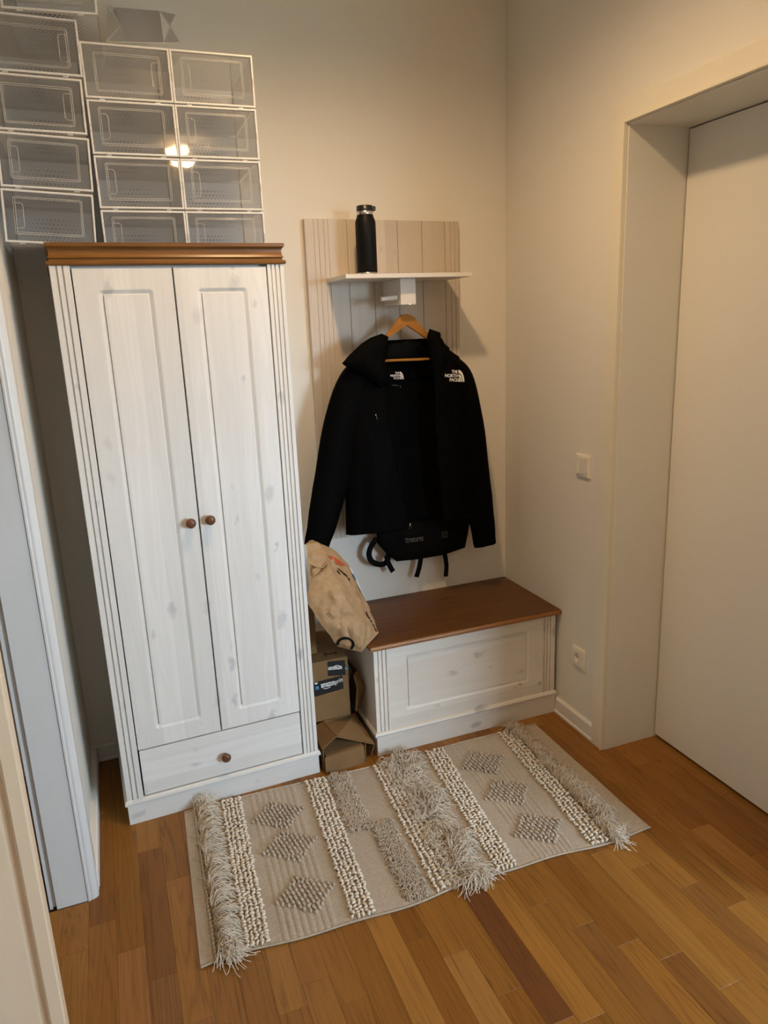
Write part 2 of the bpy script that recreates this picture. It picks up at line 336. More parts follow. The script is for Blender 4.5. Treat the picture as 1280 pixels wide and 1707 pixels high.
def decal(name, verts_px, faces, surf, mat, root, off=0.0012):
    pts = [surf.hit(x, y, off) for x, y in verts_px]
    ok = [p for p in pts if p is not None]
    if not ok: return None
    for i, p in enumerate(pts):
        if p is None: pts[i] = None
    fs = [f for f in faces if all(pts[i] is not None for i in f)]
    idx = {}; vv = []
    for f in fs:
        for i in f:
            if i not in idx: idx[i] = len(vv); vv.append(pts[i])
    mb = MB(); mb.add(vv, [tuple(idx[i] for i in f) for f in fs]); localise(mb, root)
    return mb.build(name, mat, root, recalc=False)
def patch_px(corners, nu=8, nv=8):    # bilinear quad in pixels -> verts, faces
    a, b, c, d = [Vector(p) for p in corners]; v = []; f = []
    for j in range(nv+1):
        for i in range(nu+1):
            u, w = i/nu, j/nv; p = a*(1-u)*(1-w)+b*u*(1-w)+c*u*w+d*(1-u)*w; v.append((p.x, p.y))
    for j in range(nv):
        for i in range(nu): k = j*(nu+1)+i; f.append((k, k+1, k+nu+2, k+nu+1))
    return v, f
def text_px(s, bl, br, tl, bold=0.0, spacing=1.0):
    v, f = text2d(s, bold, spacing); bl, br, tl = Vector(bl), Vector(br), Vector(tl)
    return [tuple(bl + (br-bl)*a + (tl-bl)*b) for a, b in v], f

# ================================================================ ROOM SHELL
CZ = 2.78; XL = -1.7957; DY0, DY1, DH = -0.7386, -1.515, 2.1276; DD = 0.223
def solid(name, boxes, mat, bev=0.0):
    mb = MB()
    for a, b in boxes: mb.box(a, b, bev)
    return struct(mb.build(name, mat))
solid('wall_back', [((-3.22, 0, 0), (0.5, 0.12, CZ))], 'wall_paint')
CY = -1.595
WT = DD+0.045
solid('wall_right', [((0, 0, 0), (WT, DY0+0.006, CZ)), ((0, DY0+0.006, DH+0.006), (WT, DY1, CZ)), ((0, DY1-0.006, 0), (WT, CY, CZ)), ((WT, DY0+0.08, 0), (WT+0.05, CY+0.02, CZ)), ((WT, CY+0.12, 0), (2.6, CY, CZ)), ((2.6, CY+0.12, 0), (2.72, RY, CZ))], 'wall_paint')  # includes a slab added behind the closed door to block outside light
solid('wall_left', [((XL, 0, 0), (-1.905, -0.735, CZ)), ((XL, -0.75, DH), (-1.915, -1.60, CZ))], 'wall_paint')
solid('wall_rear', [((-2.87, RY, 0), (WX0, RY-0.2, CZ)), ((WX1, RY, 0), (2.72, RY-0.2, CZ)), ((WX0, RY, 0), (WX1, RY-0.2, WZ0)), ((WX0, RY, WZ1), (WX1, RY-0.2, CZ))], 'wall_paint')
solid('wall_side', [((-2.75, -1.60, 0), (-2.87, RY, CZ)), ((-3.22, -1.64, 0), (-1.885, -1.76, CZ)), ((-3.1, 0, 0), (-3.22, -1.7, CZ))], 'wall_paint')
solid('ceiling', [((-3.22, 0.12, CZ), (2.72, RY-0.2, CZ+0.1))], 'ceiling_paint')
# floor: sub-floor slab + oak strips as children
fl = struct(MB().box((-3.22, 0.12, -0.06), (2.72, RY-0.2, -0.010)).build('floor', 'subfloor'))
PW = 0.07076; X0 = -1.735
joints = {-5: -.3, -4: -.62, -3: -.15, -2: -.44, -1: -.861, 0: -.488, 1: -.607, 2: -.768, 3: -.93, 4: -.66, 5: -.33, 6: -1.272, 7: -1.361, 8: -1.47, 9: -1.06, 10: -1.255, 11: -1.335,
          12: -1.485, 13: -1.598, 14: -1.12, 15: -1.283, 16: -1.387, 17: -1.481, 18: -1.556, 19: -1.676, 20: -1.274, 21: -1.388, 22: -1.492, 23: -1.112, 24: -1.21, 25: -1.37, 26: -.977, 27: -1.12}
tones = [(0.262, 0.118, 0.026), (0.284, 0.132, 0.031), (0.232, 0.101, 0.021), (0.296, 0.143, 0.036), (0.248, 0.111, 0.024), (0.205, 0.085, 0.017), (0.274, 0.127, 0.029)]
def plank_mesh(ln, name='plank'):
    c = 0.0004; w = PW-0.0003; l = ln-0.0003; mb = MB()
    def rr(i, z): return [(i, i, z), (w-i, i, z), (w-i, l-i, z), (i, l-i, z)]
    mb.loft([rr(0, -0.010), rr(0, -c), rr(c, 0)]); me = mb.build(name, 'oak_plank'); d = me.data; bpy.data.objects.remove(me); return d
PM = plank_mesh(0.5)
special = {(13, -1.598): (0.125, 0.044, 0.012), (16, -1.887): (0.185, 0.078, 0.018), (21, -1.888): (0.20, 0.086, 0.02), (18, -2.056): (0.175, 0.072, 0.016),
           (0, -1.488): (0.275, 0.122, 0.030), (1, -1.607): (0.205, 0.088, 0.022), (2, -1.768): (0.215, 0.097, 0.028), (24, -1.71): (0.31, 0.15, 0.038), (11, -1.835): (0.285, 0.135, 0.032)}
rnd = random.Random(11)
for k in range(-3, 28):
    j = joints[k]; y = j
    while y < 0: y += 0.5
    while y > -2.3:
        y1 = min(y, -0.0); y0 = y-0.5
        if y1 > y0 + 0.01:
            x = X0 + k*PW
            lim = 0.0 if x < -0.02 else DY0+0.02
            if k <= -1 and x < XL-0.03: lim = -0.76
            if not (y0 >= lim-0.02):
                top = min(y1, lim); ln = top-y0
                o = bpy.data.objects.new('plank', PM); COL.objects.link(o); o.parent = fl; o.location = (x, y0, 0); o.scale = (1, ln/0.5, 1)
                t = rnd.choice(tones); g = rnd.uniform(0.86, 1.02); t = (t[0]*g*0.97, t[1]*g*0.92, t[2]*g*0.74)
                for (kk, yy), cc in special.items():
                    if kk == k and abs(yy-y0) < 0.03: t = cc
                o.color = (*t, 1)
        y -= 0.5
rest = MB().box((-3.1, 0.0, -0.0095), (X0-3*PW, RY, -0.0005)).box((X0-3*PW, -2.3, -0.0095), (2.6, RY, -0.0005)).box((0.26, CY, -0.0095), (2.6, -2.3, -0.0005)).build('plank_area', 'oak_plank', fl); rest.color = (0.29, 0.158, 0.06, 1); rest['kind'] = 'stuff'
# baseboards with quarter-round strip
def baseboard(name, p0, p1, nrm, h=0.0652, t=0.013):
    p0, p1, n = Vector(p0), Vector(p1), Vector(nrm)
    prof = [(0, 0), (0.018, 0), (0.018, 0.008), (t, 0.0125), (t, h-0.006), (t-0.005, h), (0, h)]
    mb = MB(); mb.loft([[p + n*a + Vector((0, 0, b)) for a, b in prof] for p in (p0, p1)])
    return struct(mb.build(name, 'baseboard_white'))
baseboard('baseboard_right', (0, -0.003, 0), (0, -0.674, 0), (-1, 0, 0))
baseboard('baseboard_back', (-1.7957, 0, 0), (-0.02, 0, 0), (0, -1, 0))
baseboard('baseboard_left', (XL, -0.02, 0), (XL, -0.722, 0), (1, 0, 0), t=0.021)
# right door: casing, lining, leaf
def doorset_right():
    r = struct(empty('door_1', (0.0, (DY0+DY1)/2, 0))); c1, ct = -0.6738, 2.1927; cn = DY1-0.065
    cp = 0.018
    # casing as mitred frame with small inner bead
    path = [(c1, 0, DY0), (c1, ct, DY0)]
    def ring(z_or, kind): pass
    mb = MB()
    def prof(out_y, in_y, horiz=False): pass
    O = [(c1, 0.0), (c1, ct), (cn, ct), (cn, 0.0)]; e = 0.0035; I = [(DY0+e, 0.0), (DY0+e, DH+e), (DY1-e, DH+e), (DY1-e, 0.0)]
    def lerp(a, b, t): return (a[0]+(b[0]-a[0])*t, a[1]+(b[1]-a[1])*t)
    secs = [(0.0, -0.0005), (0.0, -cp+0.002), (0.03, -cp), (0.86, -cp), (0.90, -cp-0.003), (0.99, -cp-0.002), (1.0, -cp+0.001), (1.0, 0.004)]
    rows = []
    for o_, i_ in zip(O, I): rows.append([(x, *lerp(o_, i_, t)) for t, x in secs])
    mb.grid(rows); localise(mb, r).build('casing', 'frame_cream', r, smooth=30)
    g = 0.003
    mb = MB(); mb.box((-0.0045, DY0, 0), (DD+0.02, DY0+0.0029, DH+0.003), 0.0008); mb.box((-0.0045, DY1-0.0029, 0), (DD+0.02, DY1, DH+0.003), 0.0008); mb.box((-0.0045, DY0, DH), (DD+0.02, DY1, DH+0.0029), 0.0008)
    localise(mb, r).build('lining', 'lining_white', r)
    mb = MB().box((DD, DY0-0.004, 0.013), (DD+0.04, DY1+0.004, DH-0.004), 0.0015); localise(mb, r).build('leaf', 'door_white', r)
doorset_right()
# left doorway: lining facing the hall with rebate, profiled casing on the wall
def doorway_left():
    r = struct(empty('door_2', (XL-0.05, -0.757, 0))); H = 2.13; y = -0.757
    prof = [(-1.782, -0.690), (-1.7785, -0.694), (-1.7785, -0.744), (-1.7815, -0.7505), (-1.790, -0.7555), (-1.7935, -0.757), (-1.7995, -0.757), (-1.8025, -0.7605), (-1.8065, -0.7605), (-1.809, -0.757),
            (-1.890, -0.757), (-1.890, -0.743), (-1.901, -0.743), (-1.901, -0.750), (-1.909, -0.750), (-1.909, -0.690)]
    n = len(prof); mb = MB(); mb.loft([[(a, b, z) for a, b in prof] for z in (0.0, H+0.06)]); localise(mb, r).build('jamb', 'frame_white', r)
    mb = MB().box((-1.92, -0.76, H), (-1.7785, -1.60, H+0.07), 0.002); localise(mb, r).build('head', 'frame_white', r)
    # near post of the frame with bead, groove and flat, seen on its end
    yn = -1.60; q = [(-1.7735, -1.585), (-1.7735, yn-0.012), (-1.776, yn-0.016), (-1.794, yn-0.016), (-1.797, yn-0.013), (-1.800, yn-0.004), (-1.809, yn-0.004), (-1.812, yn-0.010), (-1.880, yn-0.010), (-1.884, yn-0.002), (-1.91, yn-0.002), (-1.91, -1.585)]
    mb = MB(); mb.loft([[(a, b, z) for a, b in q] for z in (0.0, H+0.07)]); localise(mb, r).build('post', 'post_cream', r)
doorway_left()
solid('trim_1', [((-2.87, -1.645, H_), (XL, -1.59, CZ)) for H_ in (2.2,)], 'wall_paint')
# window in the rear wall, behind and right of the camera
def window():
    r = struct(empty('window_1', ((WX0+WX1)/2, RY-0.1, WZ0))); fw = 0.05; y0, y1 = RY-0.12, RY-0.06; xm = (WX0+WX1)/2
    mb = MB()
    for a, b in (((WX0, y0, WZ0), (WX1, y1, WZ0+fw)), ((WX0, y0, WZ1-fw), (WX1, y1, WZ1)), ((WX0, y0, WZ0), (WX0+fw, y1, WZ1)), ((WX1-fw, y0, WZ0), (WX1, y1, WZ1)), ((xm-fw/2, y0, WZ0), (xm+fw/2, y1, WZ1))): mb.box(a, b, 0.003)
    localise(mb, r).build('window_frame', 'frame_white', r)
    for a, b in ((WX0+fw, xm-fw/2), (xm+fw/2, WX1-fw)):
        mb = MB().box((a, RY-0.092, WZ0+fw), (b, RY-0.088, WZ1-fw)); localise(mb, r).build('pane', 'clear_plastic', r)
window()
plain('ground_soil', (0.10, 0.11, 0.08), 0.9, var=0.2)
solid('ground', [((-60, -90, -3.2), (60, 30, -3.1))], 'ground_soil')

# ================================================================ WARDROBE
WW, WDEP, WTOP = 0.6604, 0.42, 1.774
wr = empty('wardrobe', (-1.6809, -0.4562, 0), 0.0381)
tag(wr, 'tall whitewashed pine wardrobe with two panelled doors and honey wood cornice', 'wardrobe')
def wardrobe():
    r = wr
    mb = MB(); t = 0.018
    mb.box((0.004, 0.012, 0.07), (0.004+t, WDEP, 1.765)); mb.box((WW-0.004-t, 0.012, 0.07), (WW-0.004, WDEP, 1.765)); mb.box((0.004+t, WDEP-0.008, 0.07), (WW-0.004-t, WDEP, 1.765))
    mb.box((0.004+t, 0.03, 0.075), (WW-0.004-t, WDEP-0.01, 0.093)); mb.box((0.022, 0.03, 0.250), (WW-0.022, WDEP-0.01, 0.262))
    mb.build('carcass', 'white_pine_v', r)
    MB().box((0.004, 0.034, 1.752), (WW-0.004, WDEP, WTOP)).build('top_board', 'white_pine_h', r)
    def pilaster(x0, x1, gr):
        w = x1-x0; pr = [(0, 0.016), (0, 0.0015), (0.0015, 0)]
        for g in gr: pr += [(g-0.0024, 0), (g-0.0014, 0.0060), (g+0.0014, 0.0060), (g+0.0024, 0)]
        pr += [(w-0.0015, 0), (w, 0.0015), (w, 0.016)]
        MB().loft([[(x0+a, b, z) for a, b in pr] for z in (0.0902, 1.7622)]).build('pilaster', 'white_pine_v', r)
    pilaster(0.001, 0.0535, [0.0185, 0.034]); pilaster(0.6065, 0.6594, [0.012, 0.0245, 0.038])
    def rl(x0, x1, z0, z1, rad, y, n=5):
        pts = []
        for cx, cz, a0 in ((x1-rad, z1-rad, 0), (x0+rad, z1-rad, 90), (x0+rad, z0+rad, 180), (x1-rad, z0+rad, 270)):
            for k in range(n+1):
                a = math.radians(a0+90*k/n); pts.append((cx+rad*math.cos(a), y, cz+rad*math.sin(a)))
        return pts
    def door(x0, x1, z0, z1, g, nm='door'):
        mb = MB(); yb, yf = 0.023, 0.003; gx0, gx1, gz0, gz1 = g
        rings = [rl(x0, x1, z0, z1, 0.001, yb), rl(x0, x1, z0, z1, 0.001, yf+0.0012), rl(x0+0.0012, x1-0.0012, z0+0.0012, z1-0.0012, 0.001, yf),
                 rl(gx0, gx1, gz0, gz1, 0.012, yf), rl(gx0+0.003, gx1-0.003, gz0+0.003, gz1-0.003, 0.010, yf+0.0008), rl(gx0+0.008, gx1-0.008, gz0+0.008, gz1-0.008, 0.006, yf+0.0036),
                 rl(gx0+0.0125, gx1-0.0125, gz0+0.0125, gz1-0.0125, 0.003, yf+0.0065), rl(gx0+0.0145, gx1-0.0145, gz0+0.0145, gz1-0.0145, 0.002, yf+0.0065), rl(gx0+0.0155, gx1-0.0155, gz0+0.0155, gz1-0.0155, 0.002, yf+0.0012)]
        mb.loft(rings); return mb.build(nm, 'white_pine_v', r)
    KP = [(0.0075, 0), (0.0075, 0.008), (0.009, 0.011), (0.0135, 0.0145), (0.0158, 0.020), (0.0152, 0.0255), (0.011, 0.0295), (0.005, 0.0308), (0.0008, 0.031)]
    def knob(par, x, z): MB().lathe(KP, (x, 0.003, z), 24, '-y').build('knob', 'knob_wood', par, smooth=True)
    d1 = door(0.0568, 0.3255, 0.2605, 1.7565, (0.117, 0.2685, 0.3205, 1.698)); d2 = door(0.3297, 0.6035, 0.2605, 1.7565, (0.3905, 0.5425, 0.3205, 1.698))
    knob(d1, 0.299, 0.998); knob(d2, 0.359, 1.000)
    dr = MB().box((0.0585, 0.003, 0.0935), (0.6025, 0.023, 0.2560), 0.0012).build('drawer', 'white_pine_h', r); knob(dr, 0.331, 0.166)
    MB().box((0, -0.001, 0), (WW, 0.018, 0.07), 0.001).box((0, 0.018, 0), (0.018, WDEP, 0.07)).box((WW-0.018, 0.018, 0), (WW, WDEP, 0.07)).build('plinth', 'white_pine_h', r)
    pm = [(0.0, 0.0702), (-0.0055, 0.072), (-0.007, 0.0785), (-0.005, 0.0855), (0.0, 0.0898), (0.016, 0.0898), (0.016, 0.0702)]
    def run(prof, mat, nm, sm=None):
        rows = []
        for (cx, cy, sx, sy) in ((0, WDEP, 1, 0), (0, 0, 1, 1), (WW, 0, -1, 1), (WW, WDEP, -1, 0)):
            rows.append([(cx+sx*o_, cy+(o_ if sy else 0), z) for o_, z in prof])
        return MB().loft(rows, caps=True).build(nm, mat, r, smooth=sm or False)
    run(pm, 'white_pine_h', 'plinth_moulding')
    cp = [(0.016, 1.7628), (-0.0035, 1.7628), (-0.0050, 1.767), (-0.0035, 1.7735), (0.0030, 1.7745), (0.0040, 1.7800), (0.0015, 1.7815), (0.0005, 1.7835), (0.0040, 1.790), (0.0050, 1.798), (0.0040, 1.806), (0.0000, 1.8115), (-0.003, 1.8125), (-0.003, 1.8224), (0.016, 1.8224)]
    run(cp, 'honey_pine', 'cornice', 25)
wardrobe()

# ================================================================ CLEAR STORAGE BOXES
BW, BH, BD = 0.231, 0.139, 0.33
def storage_box():
    r = empty('storage_box')
    fr = 0.0055; d0 = 0.012
    mb = MB()
    def loop(i, y): return [(i, y, i+0.003), (BW-i, y, i+0.003), (BW-i, y, BH-i), (i, y, BH-i)]
    mb.grid([loop(0, d0), loop(0, 0.001), loop(0.0012, 0), loop(fr-0.001, 0), loop(fr, 0.001), loop(fr, d0), loop(0, d0)], closed=True)
    for x in (0.035, BW-0.05): mb.box((x, 0.003, 0.0), (x+0.014, 0.011, 0.0032))
    mb.build('frame', 'box_frame', r)
    for x in (0.0015, BW-0.0045): MB().box((x, -0.0016, BH*0.42), (x+0.003, 0.0005, BH*0.56)).build('clip', 'clear_ridge', r)
    t = 0.0012
    MB().box((0.003, d0, 0.004), (0.003+t, BD-0.003, BH-0.003)).build('side_panel', 'clear_side', r)
    MB().box((BW-0.003-t, d0, 0.004), (BW-0.003, BD-0.003, BH-0.003)).build('side_panel', 'clear_side', r)
    MB().box((0.003, d0, BH-0.0035), (BW-0.003, BD-0.003, BH-0.0035+t)).build('top_panel', 'clear_side', r)
    MB().box((0.003, d0, 0.004), (BW-0.003, BD-0.003, 0.004+t)).build('bottom_panel', 'perf_bottom', r)
    MB().box((0.003, BD-0.003, 0.004), (BW-0.003, BD-0.003+t, BH-0.003)).build('back_panel', 'perf_back', r)
    mb = MB()
    for x in (0.0036, BW-0.0054):
        mb.box((x, BD-0.006, 0.004), (x+0.0018, BD-0.004, BH-0.004))
    mb.box((0.004, BD-0.0062, 0.0054), (BW-0.004, BD-0.0040, 0.0085)); mb.build('edge_line', 'edge_line_grey', r)  # dark grey lines along the bottom and side edges of the back
    MB().box((fr+0.0005, 0.003, fr+0.0035), (BW-fr-0.0005, 0.0045, BH-fr-0.0005)).build('door', 'clear_plastic', r)
    return r
plain('edge_line_grey', (0.13, 0.125, 0.12), 0.5, var=0.02)
plain('perf_edge', (0.30, 0.295, 0.295), 0.5, var=0.02)
def ridge_mesh(flip):
    mb = MB(); y = 0.0022
    def X(p): return (BW-p[0] if flip else p[0], y, BH+0.003-p[1] if flip else p[1])
    def rr(x0, x1, z0, z1, rad, n=4):
        pts = []
        for cx, cz, a0 in ((x1-rad, z1-rad, 0), (x0+rad, z1-rad, 90), (x0+rad, z0+rad, 180), (x1-rad, z0+rad, 270)):
            for k in range(n+1): a = math.radians(a0+90*k/n); pts.append((cx+rad*math.cos(a), cz+rad*math.sin(a)))
        return pts+[pts[0]]
    for pts in (rr(0.028, 0.200, 0.026, 0.121, 0.006), rr(0.0325, 0.196, 0.0305, 0.1175, 0.003)):
        mb.tube([X(p) for p in pts], 0.0008, 5, caps=False)
    hd = [(0.0295, 0.105), (0.046, 0.105), (0.051, 0.100), (0.051, 0.046), (0.046, 0.041), (0.0295, 0.041)]
    mb.tube([X(p) for p in hd], 0.0008, 5)
    me = mb.build('ridge', 'clear_ridge'); d = me.data; bpy.data.objects.remove(me); return d
RM = [ridge_mesh(False), ridge_mesh(True)]
for m_ in RM: m_.polygons.foreach_set('use_smooth', [True]*len(m_.polygons))
proto = storage_box(); used = [False]
# (x_left, y_front, z_bottom, tilt, yaw, flip, label)
BX = []
FY = -0.402
rows2 = [1.7745, 1.9150, 2.0550, 2.1945]
nm = ['lowest', 'second from the bottom', 'third from the bottom', 'topmost']
for i, z in enumerate(rows2): BX.append((-1.5285, FY, z, 0, 0.0, i == 3, 'clear white-framed shoe box, %s in the middle stack on the wardrobe' % nm[i]))
for i, z in enumerate(rows2): BX.append((-1.2965, FY, z, 0, -0.006, False, 'clear white-framed shoe box, %s in the stack above the right door' % nm[i]))
nl = ['lowest', 'second from the bottom', 'third from the bottom', 'fourth from the bottom']
for i, (x, z, t) in enumerate([(-1.7805, 1.8265, 0.055), (-1.7705, 1.9665, 0.04), (-1.7675, 2.1065, 0.02), (-1.7600, 2.2465, 0.012)]):
    BX.append((x, FY, z, t, 0.0, i >= 2, 'clear white-framed shoe box, %s in the tilted stack by the wall' % nl[i]))
BX.append((-1.7035, -0.412, 2.3870, 0.0, -0.06, False, 'clear shoe box set askew on top of the stack by the wall corner'))
for (x, y, z, tl, yw, fl_, lab) in BX:
    if used[0]: o = copy_tree(proto)
    else: o = proto; used[0] = True
    o.location = (x, y, z); o.rotation_euler = (0, tl, yw)
    tag(o, lab, 'storage box', 'clear shoe boxes stacked on the wardrobe')
    dr = [c for c in o.children if c.name.startswith('door')][0]
    for c in list(dr.children): bpy.data.objects.remove(c)
    g = bpy.data.objects.new('ridge', RM[1 if fl_ else 0]); COL.objects.link(g); g.parent = dr
# half folded clear box lying on the middle stack
def folded_box():
    r = empty('folded_box', (-1.41, -0.25, 2.3345)); tag(r, 'half folded clear plastic box with grey back panel lying on the middle stack', 'storage box')
    yb = -0.20
    P = lambda x, y, yy=yb: Y(x, y, yy)
    mb = MB(); q = [P(192, 12), P(266, 18), P(273, 71), P(211, 69)]; mb.sheet(q, 0.0012); localise(mb, r).build('back_panel', 'perf_edge', r)
    z0 = 2.3345
    def tri(a, b, c, nm, m='clear_film'):
        mb = MB(); mb.prism([a, b, c], (0, 0.0012, 0)); localise(mb, r).build(nm, m, r)
    apexL, apexR = P(202, 41, -0.24), P(283, 44, -0.24)
    fl0, fl1 = U(176, 72, 2, z0), P(178, 8, -0.36); fr0, fr1 = P(302, 72, -0.36), P(292, 24, -0.36)
    fl0 = P(177, 70, -0.36)
    tri(fl1, P(192, 12), apexL, 'gusset'); tri(fl0, apexL, P(211, 69), 'gusset'); tri(fl1, apexL, fl0, 'gusset')
    tri(P(266, 18), fr1, apexR, 'gusset'); tri(apexR, fr0, P(273, 71), 'gusset')
    mb = MB()
    for a, b in ((fl1, apexL), (apexL, fl0), (fr1, apexR), (apexR, fr0), (fl0, fr0)): mb.tube([a, b], 0.0011, 5)
    localise(mb, r).build('fold_edge', 'clear_ridge', r)
    mb = MB(); mb.sheet([(fl0.x, fl0.y, z0+0.0005), (fr0.x, fr0.y, z0+0.0005), (-1.28, -0.2, z0+0.0005), (-1.46, -0.2, z0+0.0005)], 0.0012); localise(mb, r).build('bottom_panel', 'clear_film', r)
folded_box()

# ================================================================ COAT RACK PANEL
def coat_rack():
    r = empty('coat_rack', (-0.53, -0.012, 0.745)); tag(r, 'whitewashed board coat rack with small shelf fixed to back wall', 'coat rack')
    zt, zb = 1.9475, 0.7499; X = [-0.8385, -0.679, -0.5795, -0.4795, -0.379, -0.2825, -0.2225]
    yb, yf = -0.004, -0.0265
    for i in range(6):
        a, b = X[i]+0.0005, X[i+1]-0.0005; gr = []
        if i == 0: gr = [-0.806, -0.789, -0.769, -0.752]
        if i == 5: gr = [-0.2585, -0.240]
        pr = [(a, yb), (a, yf+0.0018), (a+0.0012, yf)]
        for g in gr: pr += [(g-0.0025, yf), (g-0.001, yf+0.003), (g+0.001, yf+0.003), (g+0.0025, yf)]
        pr += [(b-0.0012, yf), (b, yf+0.0018), (b, yb)]
        tz = zt - 0.004*i/5+0.002
        mb = MB().loft([[(x, y, z) for x, y in pr] for z in (zb, tz)]); localise(mb, r).build('board', 'panel_pine', r)
    mb = MB().box((-0.83, yb, 0.80), (-0.23, -0.0005, 0.86)).box((-0.83, yb, 1.82), (-0.23, -0.0005, 1.88)).box((-0.8365, -0.011, zb+0.004), (-0.2245, yb, zt-0.006)); localise(mb, r).build('batten', 'panel_pine', r)
    mb = MB().box((-0.7655, -0.25, 1.7285), (-0.2835, yf, 1.7430), 0.001); localise(mb, r).build('shelf', 'shelf_white', r)
    mb = MB().box((-0.5475, -0.205, 1.638), (-0.4885, yf, 1.7283), 0.0012); localise(mb, r).build('bracket', 'shelf_white', r)
    mb = MB().tube([(-0.615, -0.185, 1.660), (-0.5475, -0.178, 1.665)], 0.0085, 14); localise(mb, r).build('peg', 'shelf_white', r, smooth=40)
    mb = MB().tube([(-0.513, -0.205, 1.640), (-0.513, -0.150, 1.6395)], 0.003, 8); localise(mb, r).build('hook', 'steel', r, smooth=40)
    return r
coat_rack()
# ---- bottle
def bottle():
    r = empty('water_bottle', (-0.645, -0.135, 1.7430)); tag(r, 'black insulated bottle with steel bands standing on the coat rack shelf', 'bottle')
    R = 0.0365
    MB().lathe([(R-0.002, 0.0), (R-0.0005, 0.001), (R-0.0005, 0.010), (R-0.001, 0.011)], n=40).build('base_band', 'steel', r, smooth=40)
    MB().lathe([(R-0.001, 0.0112), (R, 0.0125), (R, 0.180), (R-0.0015, 0.186), (R-0.0065, 0.199), (R-0.0075, 0.203), (R-0.008, 0.205)], n=40).build('body', 'bottle_black', r, smooth=40)
    MB().lathe([(R-0.009, 0.205), (R-0.0085, 0.206), (R-0.0085, 0.216), (R-0.009, 0.217)], n=40).build('neck_band', 'steel', r, smooth=40)
    c = MB().lathe([(R-0.008, 0.2172), (R-0.0072, 0.218), (R-0.0072, 0.233), (R-0.009, 0.2355), (0.01, 0.2365), (0.001, 0.2365)], n=40).build('cap', 'cap_black', r, smooth=40)
    MB().box((0.012, -0.012, 0.2185), (0.0375, 0.012, 0.234), 0.003).build('spout', 'cap_black', c)
    MB().lathe([(0.0022, 0.0), (0.0022, 0.0006), (0.0004, 0.0008)], (-0.008, -0.0282, 0.2265), 12, '-y').build('badge', 'white_print', c)
bottle()

# ================================================================ HANGER + JACKET + BACKPACK
JY = -0.150
def hanger():
    r = empty('coat_hanger', (-0.513, JY, 1.44)); tag(r, 'wooden clothes hanger with metal hook carrying the black jacket', 'hanger')
    Zp = lambda x, y: Y(560+x/5.3333, 500+y/5.3333, JY)
    top = [(340, 470), (388, 375), (450, 305), (520, 222), (556, 165), (585, 138), (618, 128), (655, 136), (690, 160), (745, 232), (800, 290), (850, 335), (940, 400)]
    bot = [(960, 440), (860, 372), (795, 335), (710, 275), (660, 243), (625, 222), (590, 240), (530, 285), (450, 342), (395, 390), (350, 500)]
    # loft front/back with rounded edges
    mb = MB(); poly = [Zp(*p) for p in top+bot]; c = sum(poly, Vector())/len(poly)
    n = len(poly); rings = []
    for yo, ins in ((-0.0075, 0.0016), (-0.0055, 0.0), (0.0055, 0.0), (0.0075, 0.0016)):
        ring = []
        for i, p in enumerate(poly):
            t = (poly[(i+1) % n]-poly[i-1]).normalized(); nr = Vector((-t.z, 0, t.x)); ring.append(p + Vector((0, yo, 0)) - nr*ins*(-1))
        rings.append(ring)
    mb.loft(rings); localise(mb, r).build('shoulder_board', 'hanger_wood', r, smooth=50)
    a, b = Zp(395, 541), Zp(845, 524); mb = MB().tube([a+Vector((0, -0.006, 0)), b+Vector((0, -0.006, 0))], 0.0048, 12); localise(mb, r).build('trouser_bar', 'hanger_wood', r, smooth=40)
    hk = [Zp(619, 140), Zp(618, 90), Zp(617, 68), Zp(620, 56), Zp(628, 47), Zp(630, 30)]
    hk += [hk[-1]+Vector((0, 0, 0.006)), hk[-1]+Vector((-0.003, 0.004, 0.010))]
    mb = MB().tube(hk, 0.0017, 8); localise(mb, r).build('hook', 'steel', r, smooth=40)
hanger()

